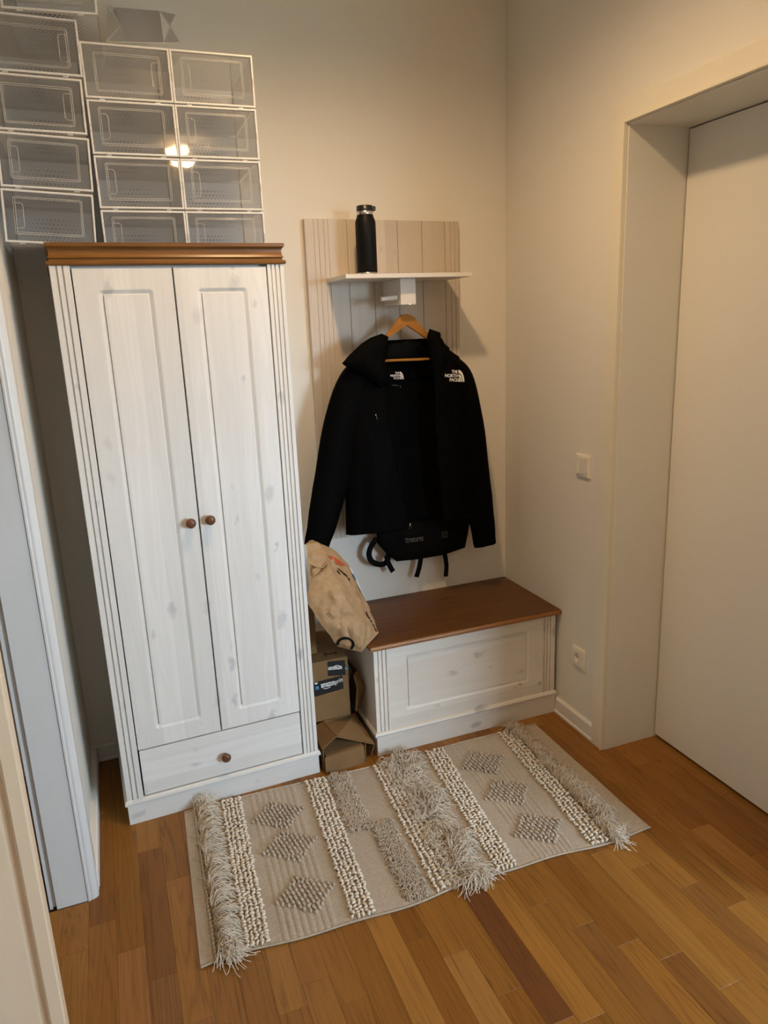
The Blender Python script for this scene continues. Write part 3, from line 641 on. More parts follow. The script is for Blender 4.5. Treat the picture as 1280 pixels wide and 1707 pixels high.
def lerp_tab(tab, z):
    tab = sorted(tab)
    if z <= tab[0][0]: return tab[0][1]
    for (a, va), (b, vb) in zip(tab, tab[1:]):
        if z <= b: t = (z-a)/(b-a); t = t*t*(3-2*t)*0.35+t*0.65; return va+(vb-va)*t
    return tab[-1][1]
jr = empty('jacket', (-0.515, JY, 0.80)); tag(jr, 'black hooded rain jacket hanging open on the wooden hanger', 'jacket')
def fold(p, s, a, seed):
    return a*noise.noise(Vector((p[0]*s*1.0+seed, p[1]*s*0.6, p[2]*s*0.28)))
def jacket_body():
    tl = [(z, x) for x, z in [(Y(*p, JY-0.05).x, Y(*p, JY-0.05).z) for p in [(642, 590), (652, 690), (668, 784), (686, 882)]]]
    tr = [(z, x) for x, z in [(Y(*p, JY-0.05).x, Y(*p, JY-0.05).z) for p in [(716, 588), (722, 715), (731, 827), (735, 868)]]]
    half = [(0.78, 0.268), (1.0, 0.258), (1.25, 0.245), (1.40, 0.235), (1.440, 0.218), (1.465, 0.182), (1.49, 0.138), (1.508, 0.110), (1.522, 0.088), (1.54, 0.080)]
    dep = [(0.78, 0.054), (1.0, 0.056), (1.3, 0.056), (1.42, 0.055), (1.47, 0.045), (1.52, 0.042), (1.54, 0.040)]
    cx = -0.513; NU, NZ = 96, 70; rows = []
    for i in range(NZ+1):
        z = 0.795 + (1.514-0.795)*i/NZ; a = lerp_tab(half, z); b = lerp_tab(dep, z); xl = lerp_tab(tl, z); xr = lerp_tab(tr, z)
        cl = max(-0.98, min(0.98, (xl-cx)/a)); cr = max(-0.98, min(0.98, (xr-cx)/a))
        t0 = math.acos(cl); t1 = 2*math.pi + math.acos(cr)       # from left front edge over left side, back, right side, to right front edge
        row = []
        for j in range(NU+1):
            t = t0 + (t1-t0)*j/NU; c, s = math.cos(t), math.sin(t)
            x = cx + a*math.copysign(abs(c)**0.9, c); yy = JY - b*math.copysign(abs(s)**0.8, s)
            # hem: front panels dip with the slack of the cloth
            zz = z
            if i == 0 and math.sin(t) > 0: zz = z + (0.004 if x < cx else 0.016)
            w = (1.528-z)/0.73
            p = Vector((x, yy, zz)); k = fold(p, 13, 0.016*w, 3.1)+fold(p, 30, 0.006, 9.0)
            row.append(p + Vector((c*0.4, -s, 0))*k)
        rows.append(row)
    mb = MB(); mb.grid(rows); localise(mb, jr)
    o = mb.build('body', 'nylon_black', jr, smooth=True, recalc=False)
    m = o.modifiers.new('thick', 'SOLIDIFY'); m.thickness = 0.004; m.offset = 0.0
    return o
def sleeve(cl, wd, dep, seed, y0=JY):
    # cl: px centre line, wd: px widths
    n = 40; rings = []; K = 28
    pts = [Y(*p, y0) for p in cl]; rad = [w*0.5*(Y(p[0]+1, p[1], y0)-Y(*p, y0)).length for p, w in zip(cl, wd)]
    def sp(arr, t):
        f = t*(len(arr)-1); i = min(int(f), len(arr)-2); u = f-i
        p0, p1, p2, p3 = arr[max(i-1, 0)], arr[i], arr[i+1], arr[min(i+2, len(arr)-1)]
        return 0.5*((2*p1)+(p2-p0)*u+(2*p0-5*p1+4*p2-p3)*u*u+(3*p1-p0-3*p2+p3)*u**3)
    for i in range(n+1):
        t = i/n; c = sp(pts, t); r_ = sp(rad, t); d = (sp(pts, min(1, t+0.02))-sp(pts, max(0, t-0.02))).normalized(); side = Vector((0, 1, 0)).cross(d).normalized()
        dd = dep*(1-0.35*t); ring = []
        for k in range(K):
            a = 2*math.pi*k/K; p = c + side*(r_*math.cos(a)) + Vector((0, 1, 0))*(dd*math.sin(a))
            q = fold(p, 16, 0.010*min(1, t*3), seed)+0.004*math.sin(t*46+2*math.sin(3*a))*max(0, t-0.55)*1.6
            ring.append(p + (side*math.cos(a)*0.35 + Vector((0, 1, 0))*math.sin(a))*q)
        rings.append(ring)
    cap0 = [sum(rings[0], Vector())/K + (p-sum(rings[0], Vector())/K)*0.3 for p in rings[0]]
    c1 = sum(rings[-1], Vector())/K; cap1 = [c1 + (p-c1)*0.8 + (rings[-2][i]-p)*0.8 for i, p in enumerate(rings[-1])]
    mb = MB(); mb.loft([cap0]+rings+[cap1]); localise(mb, jr); return mb.build('sleeve', 'nylon_black', jr, smooth=True)
def pillow(name, poly, y, th, mat, root, amp=0.006, seed=0.0, loops=9, flatness=0.5, sub=4):
    P = []
    n0 = len(poly)
    for i in range(n0):
        a, b = poly[i], poly[(i+1) % n0]
        for k in range(sub): t = k/sub; P.append(Y(a[0]+(b[0]-a[0])*t, a[1]+(b[1]-a[1])*t, y))
    c = sum(P, Vector())/len(P); rings = []
    def ring(s, sg):
        d = th*(1-s**(1/flatness*1.2))**0.5 if s < 1 else 0; out = []
        for p in P:
            q = c + (p-c)*s; e = fold(q, 22, amp, seed)*(1-s)*1.5 + fold(q, 9, amp*2, seed+4)*(1-s)
            out.append(q + Vector((0, sg*d + e, 0)))
        return out
    ss = [math.sin(math.pi/2*k/loops) for k in range(loops, 0, -1)]; ss = [1.0]+ss[1:]
    front = [ring(s, -1) for s in ss]; back = [ring(s, 1) for s in ss[1:]]
    mb = MB(); rs = list(reversed(front)) + back; mb.loft(rs); localise(mb, root)
    return mb.build(name, mat, root, smooth=True)
jb = jacket_body()
sl = sleeve([(611, 598), (590, 642), (572, 710), (556, 790), (542, 848), (527, 910)], [28, 56, 66, 61, 53, 40], 0.045, 1.7)
sr = sleeve([(747, 600), (767, 632), (779, 700), (789, 780), (801, 850), (808, 908)], [20, 42, 48, 50, 42, 35], 0.042, 5.3)
hd = pillow('hood', [(570, 606), (582, 592), (602, 573), (617, 563), (636, 556), (647, 561), (644, 580), (641, 604), (646, 640), (634, 648), (612, 630), (592, 618), (575, 610)], JY-0.058, 0.030, 'nylon_black', jr, 0.010, 2.0)
cl_ = pillow('collar', [(712, 560), (716, 548), (733, 554), (731, 561), (736, 564), (741, 573), (749, 580), (746, 600), (733, 625), (722, 640), (717, 600), (713, 580)], JY-0.048, 0.020, 'nylon_black', jr, 0.006, 6.0)
pillow('hood_lining', [(644, 576), (655, 568), (668, 571), (680, 566), (694, 570), (706, 568), (716, 562), (718, 598), (690, 606), (660, 604), (643, 600)], JY+0.030, 0.010, 'lining_black', jr, 0.004, 8.0)
# jacket trims: zip tapes, pulls, seams
S_j = Surf([jb, sl, sr, hd, cl_])
S_body = Surf([jb])
def seam(pts, r, mat, nm, surf=S_j, n=5, step=12, off=0.001):
    out = []
    for (a, b) in zip(pts, pts[1:]):
        k = max(1, int((Vector(b)-Vector(a)).length/step))
        for i in range(k): t = i/k; h = surf.hit(a[0]+(b[0]-a[0])*t, a[1]+(b[1]-a[1])*t, off); out += [h] if h else []
    h = surf.hit(*pts[-1], off); out += [h] if h else []
    if len(out) > 1: mb = MB().tube(out, r, n); localise(mb, jr).build(nm, mat, jr, smooth=True)
seam([(655, 700), (664, 780), (676, 840), (683, 872)], 0.0022, 'lining_black', 'zipper')
seam([(726, 700), (729, 790), (736, 862)], 0.0022, 'lining_black', 'zipper')
seam([(626, 690), (629, 702)], 0.0012, 'steel', 'pocket_pull')
seam([(681, 848), (683, 862)], 0.0009, 'grey_print', 'zip_teeth'); seam([(722, 705), (724, 720)], 0.0009, 'grey_print', 'zip_teeth')
pp = [S_j.hit(683, 872, 0.004) or Y(683, 872, JY-0.07)]
zp = pp[0]; mb = MB().tube([zp+Vector((0, -0.002, 0)), zp+Vector((0.0018, -0.002, -0.006)), zp+Vector((0.006, -0.002, -0.022)), zp+Vector((-0.004, -0.002, -0.022)), zp+Vector((-0.0012, -0.002, -0.006)), zp+Vector((0, -0.002, 0))], 0.0012, 6); localise(mb, jr).build('zip_pull', 'steel', jr, smooth=True)
# printed logo: three lines of lettering with quartered dome
def logo(x0, x1, y0, y1, surf, mat, root, nm, tilt=0.0, off=0.0022):
    w, h = x1-x0, y1-y0; V = []; Fc = []
    def put(v, f):
        b = len(V); V.extend([(x, y + (x-x0)*tilt) for x, y in v]); Fc.extend([tuple(i+b for i in q) for q in f])
    tx = x0 + w*0.66; lh = h/3.0
    for i, (s, fx) in enumerate((('THE', 0.34), ('NORTH', 0.0), ('FACE', 0.24))):
        a = x0+w*fx; yb = y0+lh*(i+1)-lh*0.08; put(*text_px(s, (a, yb), (tx, yb), (a, yb-lh*0.80), 0.028, 0.95))
    cx, cy = x0+w*0.70, y1-h*0.03; R0 = w*0.30; sy = (h*0.96)/R0
    for (ra, rb) in ((0.0, 0.34), (0.43, 0.64), (0.73, 1.0)):
        n = 12; v = []; f = []
        for k in range(n+1):
            t = math.pi/2*k/n
            for rr_ in (ra, rb): v.append((cx+R0*rr_*math.cos(t), cy-R0*sy*rr_*math.sin(t)))
        for k in range(n): f.append((2*k, 2*k+1, 2*k+3, 2*k+2))
        put(v, f)
    return decal(nm, V, Fc, surf, mat, root, off)
logo(741, 773.5, 615.5, 636, S_j, 'white_print', jr, 'logo_print', 0.03)
logo(650.5, 672.5, 619.5, 632.5, S_body, 'white_print', jr, 'neck_label_print')
decal('size_label', *patch_px([(652, 639.5), (664, 640.5), (664, 645.5), (652, 644.5)], 2, 2), S_body, 'faint_print', jr)
v_, f_ = text_px('regular', (653, 643), (664, 644), (653, 640.2)); decal('size_print', v_, f_, S_body, 'grey_print', jr, 0.0026)
v_, f_ = text_px('S', (666, 646), (668, 646), (666, 642.5)); decal('size_print', v_, f_, S_body, 'grey_print', jr, 0.0026)

# ---- backpack behind the jacket
br = empty('backpack', (-0.48, -0.075, 0.69)); tag(br, 'black fabric backpack with dangling straps hanging behind the jacket', 'backpack')
bk = pillow('bag_body', [(640, 760), (632, 830), (626, 880), (629, 906), (645, 924), (661, 936), (700, 932), (740, 925), (775, 913), (780, 890), (784, 862), (778, 760), (710, 740)], -0.060, 0.026, 'pack_black', br, 0.006, 4.4, flatness=0.35)
S_b = Surf([bk])
v_, f_ = text_px('returns', (681, 904.5), (705.5, 901), (680.8, 896.5), 0.01); decal('brand_print', v_, f_, S_b, 'grey_print', br)
for q in ([(675.5, 897.5), (679.5, 897), (679.6, 898.3), (675.6, 898.8)], [(675.5, 900.2), (679.5, 899.7), (679.6, 901), (675.6, 901.5)], [(675.8, 903.4), (679.8, 902.9), (679.9, 904.2), (675.9, 904.7)]):
    decal('brand_mark', *patch_px(q, 1, 1), S_b, 'grey_print', br)
for i in range(3):
    for j in range(3):
        x, y = 736+i*3.6, 886+j*4.0-i*0.4; decal('grid_mark', *patch_px([(x, y), (x+2.8, y-.3), (x+2.8, y+2.6), (x, y+2.9)], 1, 1), S_b, 'faint_print', br)
seam_pts = [(632, 897), (660, 911), (700, 912), (745, 905), (781, 893)]
mb = MB().tube([S_b.hit(*p, 0.001) for p in seam_pts if S_b.hit(*p, 0.001)], 0.0016, 6); localise(mb, br).build('piping', 'strap_black', br, smooth=True)
def ribbon(px, y, w, nm, ys=None):
    pts = [Y(*p, (ys[i] if ys else y)) for i, p in enumerate(px)]; fine = []
    for i in range(len(pts)-1):
        p0, p1, p2, p3 = pts[max(i-1, 0)], pts[i], pts[i+1], pts[min(i+2, len(pts)-1)]
        for k in range(6):
            u = k/6; fine.append(0.5*((2*p1)+(p2-p0)*u+(2*p0-5*p1+4*p2-p3)*u*u+(3*p1-p0-3*p2+p3)*u**3))
    fine.append(pts[-1]); rings = []
    for i, p in enumerate(fine):
        t = (fine[min(i+1, len(fine)-1)]-fine[max(i-1, 0)]).normalized(); s = Vector((0, 1, 0)).cross(t).normalized()*(w/2); n = Vector((0, 0.0011, 0))
        rings.append([p-s-n, p+s-n, p+s+n, p-s+n])
    mb = MB().loft(rings); localise(mb, br).build(nm, 'strap_black', br)
ribbon([(628, 897), (618, 912), (615, 926), (621, 937), (634, 941), (643, 938), (647, 930), (648, 922)], -0.062, 0.023, 'strap', [-0.06, -0.06, -0.058, -0.055, -0.052, -0.05, -0.05, -0.05])
ribbon([(644, 926), (647, 938), (655, 953)], -0.055, 0.021, 'strap')
ribbon([(702, 926), (699, 945), (694, 962)], -0.05, 0.021, 'strap')
ribbon([(741, 922), (744, 942), (743, 961)], -0.05, 0.020, 'strap')

# ================================================================ BENCH
def bench():
    r = empty('storage_bench', (-0.405, -0.22, 0)); tag(r, 'whitewashed pine storage bench with dark brown wooden lid in the corner', 'bench')
    x0, x1, yf, yb = -0.7905, -0.0165, -0.4235, -0.0255; zt = 0.4325
    def rl(a0, a1, z0, z1, rad, y, n=4):
        pts = []
        for cx, cz, s0 in ((a1-rad, z1-rad, 0), (a0+rad, z1-rad, 90), (a0+rad, z0+rad, 180), (a1-rad, z0+rad, 270)):
            for k in range(n+1): a = math.radians(s0+90*k/n); pts.append((cx+rad*math.cos(a), y, cz+rad*math.sin(a)))
        return pts
    g = (-0.670, -0.137, 0.162, 0.384); a0, a1 = x0+0.058, x1-0.056; z0 = 0.0985
    rings = [rl(a0, a1, z0, zt, 0.001, yf+0.02), rl(a0, a1, z0, zt, 0.001, yf+0.0015), rl(*[g[0], g[1], g[2], g[3]], 0.010, yf+0.0015), rl(g[0]+.006, g[1]-.006, g[2]+.006, g[3]-.006, 0.007, yf+0.004),
             rl(g[0]+.0115, g[1]-.0115, g[2]+.0115, g[3]-.0115, 0.003, yf+0.0075), rl(g[0]+.013, g[1]-.013, g[2]+.013, g[3]-.013, 0.002, yf+0.0075), rl(g[0]+.014, g[1]-.014, g[2]+.014, g[3]-.014, 0.002, yf+0.003)]
    mb = MB().loft(rings); localise(mb, r).build('front_panel', 'bench_pine_h', r)
    def pil(a, b, gr):
        pr = [(a, yf+0.02), (a, yf+0.001), (a+0.001, yf)]
        for q in gr: pr += [(a+q-0.0024, yf), (a+q-0.0013, yf+0.0060), (a+q+0.0013, yf+0.0060), (a+q+0.0024, yf)]
        pr += [(b-0.001, yf), (b, yf+0.001), (b, yf+0.02)]
        mb = MB().loft([[(x, y, z) for x, y in pr] for z in (z0, zt)]); localise(mb, r).build('pilaster', 'bench_pine_v', r)
    pil(x0, a0-0.0004, [0.0165, 0.032, 0.0475]); pil(a1+0.0004, x1, [0.006, 0.019, 0.033])
    mb = MB().box((x0, yf+0.02, 0.08), (x0+0.018, yb, zt)).box((x1-0.018, yf+0.02, 0.08), (x1, yb, zt)).box((x0+0.018, yb-0.01, 0.08), (x1-0.018, yb, zt)); localise(mb, r).build('side_panel', 'bench_pine_v', r)
    mb = MB().box((x0-0.002, yf-0.004, 0), (x1+0.0015, yf+0.016, 0.0785), 0.001).box((x0-0.002, yf+0.016, 0), (x0+0.016, yb, 0.0785), 0.001).box((x1-0.016, yf+0.016, 0), (x1+0.0015, yb, 0.0785), 0.001); localise(mb, r).build('plinth', 'bench_pine_h', r)
    prof = [(0.003, 0.0787), (-0.008, 0.081), (-0.0105, 0.088), (-0.007, 0.0955), (0.003, 0.0983)]
    rows = []
    for cx, cy, sx, sy in ((x0, yb, 1, 0), (x0, yf, 1, 1), (x1, yf, -0.5, 1), (x1, yb, -0.5, 0)): rows.append([(cx+sx*o_, cy+(o_ if sy else 0), z) for o_, z in prof])
    mb = MB().loft(rows); localise(mb, r).build('plinth_moulding', 'bench_pine_h', r)
    # lid with rounded edge
    lx0, lx1, ly0, ly1, lz0, lz1 = -0.8074, -0.0015, -0.4440, -0.002, 0.4330, 0.4525
    def lr(i, z): return [(lx0+i, ly0+i, z), (lx1-i*0.3, ly0+i, z), (lx1-i*0.3, ly1, z), (lx0+i, ly1, z)]
    mb = MB().loft([lr(0.004, lz0), lr(0.0008, lz0+0.003), lr(0.0, lz0+0.008), lr(0.0012, lz0+0.013), lr(0.0048, lz0+0.0175), lr(0.0075, lz1)]); localise(mb, r)
    lid = mb.build('lid', 'lid_pine', r, smooth=35); lid.data.materials.append(M['lid_edge_pine'])
    for p in lid.data.polygons:
        if abs(p.normal.z) < 0.8: p.material_index = 1
m_pine('bench_pine_v', 2, (0.78, 0.745, 0.69), (0.68, 0.63, 0.56), (0.36, 0.34, 0.32), knot_amt=0.65)
bench()

# ================================================================ SWITCH, SOCKET
def plate(name, y, z, lab, cat):
    r = empty(name, (0, y, z)); tag(r, lab, cat); w = 0.0405
    def rr(i, x): return [(x, -w+i, -w+i), (x, w-i, -w+i), (x, w-i, w-i), (x, -w+i, w-i)]
    MB().loft([rr(0, -0.0002), rr(0, -0.006), rr(0.0018, -0.0085), rr(0.011, -0.0100), rr(0.0115, -0.0030)]).build('cover_plate', 'switch_plastic', r); return r
s = plate('light_switch', -0.5594, 1.05, 'cream plastic light switch on the wall beside the door frame', 'light switch')
MB().prism([(-0.0035, -0.0285, -0.0285), (-0.0115, -0.0285, -0.0285), (-0.0155, -0.0285, 0.0285), (-0.0035, -0.0285, 0.0285)], (0, 0.0375, 0)).build('rocker', 'switch_plastic', s)
MB().prism([(-0.0035, 0.0095, -0.0285), (-0.0155, 0.0095, -0.0285), (-0.0115, 0.0095, 0.0285), (-0.0035, 0.0095, 0.0285)], (0, 0.019, 0)).build('rocker', 'switch_plastic', s)
s = plate('wall_socket', -0.5675, 0.30, 'cream wall socket low down between bench and door frame', 'socket')
mb = MB(); n = 28
def sq(k, h, x):
    a = 2*math.pi*(k+0.5)/n; c, s_ = math.cos(a), math.sin(a); m_ = max(abs(c), abs(s_)); return (x, h*c/m_, h*s_/m_)
def ci(k, r_, x): a = 2*math.pi*(k+0.5)/n; return (x, r_*math.cos(a), r_*math.sin(a))
mb.loft([[sq(k, 0.0285, -0.004) for k in range(n)], [sq(k, 0.0285, -0.0125) for k in range(n)], [ci(k, 0.0205, -0.0125) for k in range(n)], [ci(k, 0.0195, -0.0006) for k in range(n)], [ci(k, 0.0165, -0.0005) for k in range(n)]]); mb.build('insert', 'switch_plastic', s)
for yy in (-0.0095, 0.0095): MB().lathe([(0.0024, 0.0), (0.0024, -0.0006)], (-0.0042, yy, 0), 12, 'x').build('pin_hole', 'dark_hole', s)
for zz in (-0.0185, 0.0185): MB().box((-0.0115, -0.003, zz-0.0018), (-0.0045, 0.003, zz+0.0018)).build('earth_clip', 'steel', s)

# ================================================================ CARDBOARD, PAPER BAG
def carton(name, a, b, lab, rz=0.0, mat='cardboard'):
    c = Vector(((a[0]+b[0])/2, (a[1]+b[1])/2, a[2])); r = empty(name, c, rz); tag(r, lab, 'cardboard box'); h = (Vector(b)-Vector(a)); x, y, z = h.x/2, h.y/2, h.z
    MB().box((-x, -y, 0), (x, y, z), 0.004).build('carton_body', mat, r); return r, x, y, z
r1, x, y, z = carton('cardboard_box', (-1.008, -0.308, 0.128), (-0.853, -0.03, 0.372), 'taped shipping carton with black printed tape between wardrobe and bench')
cb = [c for c in r1.children][0]
MB().box((-x+0.004, -0.002, z+0.0002), (x-0.004, 0.001, z+0.0012)).build('seam', 'cardboard_edge', r1)
S_c = Surf([cb])
Q = lambda x, y: (500+x*0.15238, 1040+y*0.15238)
decal('tape', *patch_px([Q(300, 412), Q(527, 390), Q(540, 555), Q(306, 570)], 6, 6), S_c, 'tape_black', r1, 0.0010)
decal('tape', *patch_px([Q(150, 640), Q(462, 562), Q(476, 705), Q(150, 800)], 6, 6), S_c, 'tape_black', r1, 0.0018)
def tprint(s, bl, br_, tl, mat='white_print', nm='tape_print', bold=0.02): v, f = text_px(s, Q(*bl), Q(*br_), Q(*tl), bold); decal(nm, v, f, S_c, mat, r1, 0.0032)
tprint('amazon', (232, 698), (382, 662), (224, 655)); tprint('prin', (388, 672), (468, 640), (378, 610), bold=0.0)
tprint('me', (170, 722), (205, 712), (166, 685), 'blue_print')
tprint('amazon', (455, 455), (305, 468), (457, 490)); tprint('me', (527, 466), (490, 470), (528, 492), 'blue_print')
def smile(pts, nm='smile_print'):
    v = []; f = []
    for i, (a, b, w) in enumerate(pts): v += [Q(a, b-w), Q(a, b+w)]
    for i in range(len(pts)-1): f.append((2*i, 2*i+1, 2*i+3, 2*i+2))
    decal(nm, v, f, S_c, 'white_print', r1, 0.0032)
smile([(255+k*15, 703+9*math.sin(math.pi*k/5)-k*4, 3.2) for k in range(6)]); smile([(370+k*13, 462-11*math.sin(math.pi*k/5)-k*0.5, 3) for k in range(6)])
smile([(158, 640, 6), (172, 655, 9), (190, 640, 7)], 'tape_mark')
for a, b, w in (((262, 312), (285, 365), 4), ((278, 338), (400, 320), 4), ((385, 308), (405, 322), 4), ((385, 335), (405, 320), 4)):
    v = [Q(a[0], a[1]-w), Q(a[0], a[1]+w), Q(b[0], b[1]+w), Q(b[0], b[1]-w)]
    if abs(a[0]-b[0]) < 30: v = [Q(a[0]-w, a[1]), Q(a[0]+w, a[1]), Q(b[0]+w, b[1]), Q(b[0]-w, b[1])]
    decal('arrow_print', v, [(0, 1, 2, 3)], S_c, 'black_print', r1, 0.0016)
r2, x, y, z = carton('cardboard_box', (-1.012, -0.235, 0.373), (-0.950, -0.05, 0.545), 'plain upright carton standing on top of the taped carton', mat='cardboard')
# open carton at the bottom with tented flaps
def open_carton():
    r = empty('cardboard_box', (-0.92, -0.33, 0)); tag(r, 'crumpled open carton with tented flaps on the floor beside the bench', 'cardboard box')
    A, B = Vector((-1.004, -0.452, 0.0005)), Vector((-0.851, -0.444, 0.0005)); C, D = Vector((-0.835, -0.17, 0.0005)), Vector((-1.004, -0.17, 0.0005)); th = 0.0035
    up = lambda p, h: p+Vector((0, 0, h))
    def part(nm, q, m='cardboard'):
        mb = MB().sheet(q, th); localise(mb, r).build(nm, m, r)
    f0, f1 = up(A, 0.064), up(B, 0.072)
    part('front_wall', [A, B, f1+Vector((0, 0.004, 0)), f0+Vector((0, 0.004, 0))])
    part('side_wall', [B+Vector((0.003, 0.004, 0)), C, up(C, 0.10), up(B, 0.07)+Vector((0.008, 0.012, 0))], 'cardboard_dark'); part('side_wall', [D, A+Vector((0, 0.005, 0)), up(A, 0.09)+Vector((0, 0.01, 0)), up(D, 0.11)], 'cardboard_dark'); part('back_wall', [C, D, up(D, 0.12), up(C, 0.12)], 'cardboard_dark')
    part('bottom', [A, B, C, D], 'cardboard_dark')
    part('inner_flap', [f0+Vector((0.006, 0.004, -0.001)), f1+Vector((-0.003, 0.004, -0.001)), f1+Vector((-0.008, 0.11, 0.006)), f0+Vector((0.01, 0.11, 0.006))], 'cardboard')
    ridge0, ridge1 = Y(*Q(398, 1238), -0.452), Vector((-0.965, -0.31, 0.1255))
    l0 = Y(*Q(208, 1388), -0.452); l0.x = max(l0.x, -1.009); part('top_flap', [l0, ridge0, ridge1, Vector((-1.010, -0.30, 0.105))])
    r0 = Y(*Q(815, 1322), -0.425); part('top_flap', [ridge0, r0, Vector((-0.826, -0.27, 0.105)), ridge1])
    rr0 = Y(*Q(775, 1480), -0.425); rr0.z = max(rr0.z, 0.004)
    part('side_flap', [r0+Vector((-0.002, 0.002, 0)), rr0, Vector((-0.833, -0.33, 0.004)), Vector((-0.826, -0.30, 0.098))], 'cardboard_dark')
open_carton()
# folded cardboard sheet leaning on the bench side
def folded_sheet():
    r = empty('folded_cardboard', (-0.82, -0.28, 0.115)); tag(r, 'dark folded cardboard sleeve wedged between taped carton and bench', 'cardboard')
    P = lambda x, y, yy: Y(*Q(x, y), yy)
    a, b, c = P(640, 500, -0.27), P(722, 668, -0.31), P(655, 950, -0.30); a2, b2, c2 = P(600, 560, -0.31), P(640, 700, -0.335), P(622, 945, -0.33)
    off = Vector((-0.004, 0.14, 0.0)); sh = Vector((-0.007, 0, 0)); a, b, c, a2, b2, c2 = a+sh, b+sh, c+sh, a2+sh, b2+sh, c2+sh
    def part(q, m, nm='panel'): mb = MB().sheet(q, 0.002); localise(mb, r).build(nm, m, r)
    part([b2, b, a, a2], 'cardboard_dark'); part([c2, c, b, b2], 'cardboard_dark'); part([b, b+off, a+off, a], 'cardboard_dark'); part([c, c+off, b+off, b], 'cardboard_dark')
folded_sheet()
# paper carrier bag
pr_ = empty('paper_bag', (-0.86, -0.25, 0.44)); tag(pr_, 'crumpled brown paper shopping bag slumped between wardrobe and bench', 'paper bag')
def paper_bag():
    # stations along the bag from base (low, right) to torn top (high, left): four corner pixels + depth each (front-left, front-right, back-right, back-left)
    st = [([(563, 1078), (602, 1087), (631, 1055), (600, 1045)], [-0.40, -0.43, -0.37, -0.26]),
          ([(556, 1071), (603, 1078), (630, 1050), (596, 1030)], [-0.41, -0.44, -0.36, -0.24]),
          ([(540, 1050), (597, 1042), (622, 1030), (580, 1000)], [-0.41, -0.44, -0.33, -0.20]),
          ([(525, 1028), (586, 1015), (613, 1004), (562, 970)], [-0.39, -0.42, -0.30, -0.19]),
          ([(513, 1005), (570, 985), (603, 983), (545, 940)], [-0.37, -0.39, -0.27, -0.19]),
          ([(514, 980), (556, 958), (592, 962), (535, 925)], [-0.35, -0.36, -0.26, -0.20]),
          ([(513, 950), (545, 935), (579, 939), (527, 912)], [-0.32, -0.32, -0.245, -0.21]),
          ([(511, 922), (540, 918), (562, 920), (522, 904)], [-0.29, -0.29, -0.235, -0.22]),
          ([(510, 906), (530, 903), (549, 912), (520, 900)], [-0.27, -0.27, -0.23, -0.225])]
    NS, NR = 44, 48; rings = []
    S = [[Y(*p, d) for p, d in zip(a, b)] for a, b in st]
    for i in range(NS+1):
        f = i/NS*(len(S)-1); k = min(int(f), len(S)-2); u = f-k; c4 = [S[k][q].lerp(S[k+1][q], u) for q in range(4)]
        cen = sum(c4, Vector())/4; ring = []
        for j in range(NR):
            g = j/NR*4; e = int(g); w = g-e; a, b = c4[e], c4[(e+1) % 4]; p = a.lerp(b, w)
            edge = (b-a); nrm = (p-cen); bulge = 0.10*math.sin(math.pi*w)*min(1, i/8)
            p = p + nrm*bulge
            q = Vector((p.x*15, p.y*15, p.z*15)); cr = noise.noise(q*0.8)*0.012 + abs(noise.noise(q*1.5+Vector((5, 1, 2))))*0.024 - 0.009
            fade = min(1, i/5)*(0.5+0.5*math.sin(math.pi*w))
            p = p + nrm.normalized()*cr*fade; ring.append(p)
        rings.append(ring)
    mb = MB(); c0 = sum(rings[0], Vector())/NR; inner = [c0 + (p-c0)*0.5 for p in rings[0]]
    mb.grid([inner]+rings, closed=True); mb.f.append(tuple(range(NR))[::-1]); localise(mb, pr_)
    o = mb.build('bag_body', 'kraft_paper', pr_, smooth=30)
    m = o.modifiers.new('thick', 'SOLIDIFY'); m.thickness = 0.0012
    return o
pb = paper_bag(); S_p = Surf([pb])
Q2 = lambda x, y: (490+x*0.12893, 890+y*0.12888)
decal('red_print', [Q2(430, 280), Q2(500, 300), Q2(600, 360), Q2(668, 410), Q2(610, 420), Q2(540, 385), Q2(470, 330)], [(0, 1, 6), (1, 2, 5, 6), (2, 3, 4, 5)], S_p, 'red_print', pr_, 0.003)
decal('shipping_label', *patch_px([Q2(700, 425), Q2(740, 470), Q2(905, 745), Q2(890, 812)], 6, 6)[:2], S_p, 'label_white', pr_, 0.003)
for q in ([(735, 510), (760, 520), (800, 600), (785, 602)], [(840, 640), (855, 645), (885, 720), (872, 705)]): decal('label_print', *patch_px([Q2(*p) for p in q], 3, 3), S_p, 'blue_print', pr_, 0.0042)
v_, f_ = text_px('FRESH', Q2(548, 480), Q2(712, 600), Q2(572, 445)); decal('bag_print', v_, f_, S_p, 'black_print', pr_, 0.003) if False else None
def strokes(lst, w=5):
    for a, b in lst:
        A, B = Vector(Q2(*a)), Vector(Q2(*b)); d = (B-A).normalized(); n = Vector((-d.y, d.x))*w*0.129
        decal('bag_print', [tuple(A-n), tuple(A+n), tuple(B+n), tuple(B-n)], [(0, 1, 2, 3)], S_p, 'black_print', pr_, 0.003)
strokes([((566, 450), (580, 465)), ((552, 475), (590, 525)), ((585, 468), (625, 505)), ((625, 510), (650, 530)), ((648, 515), (660, 545)), ((668, 538), (682, 560)), ((695, 575), (712, 603))], 6)
strokes([((925, 1015), (950, 1075)), ((955, 1075), (975, 1105)), ((985, 1115), (1005, 1150)), ((1010, 1165), (1035, 1205)), ((1035, 1215), (1065, 1270)), ((925, 1020), (940, 1012))], 5)
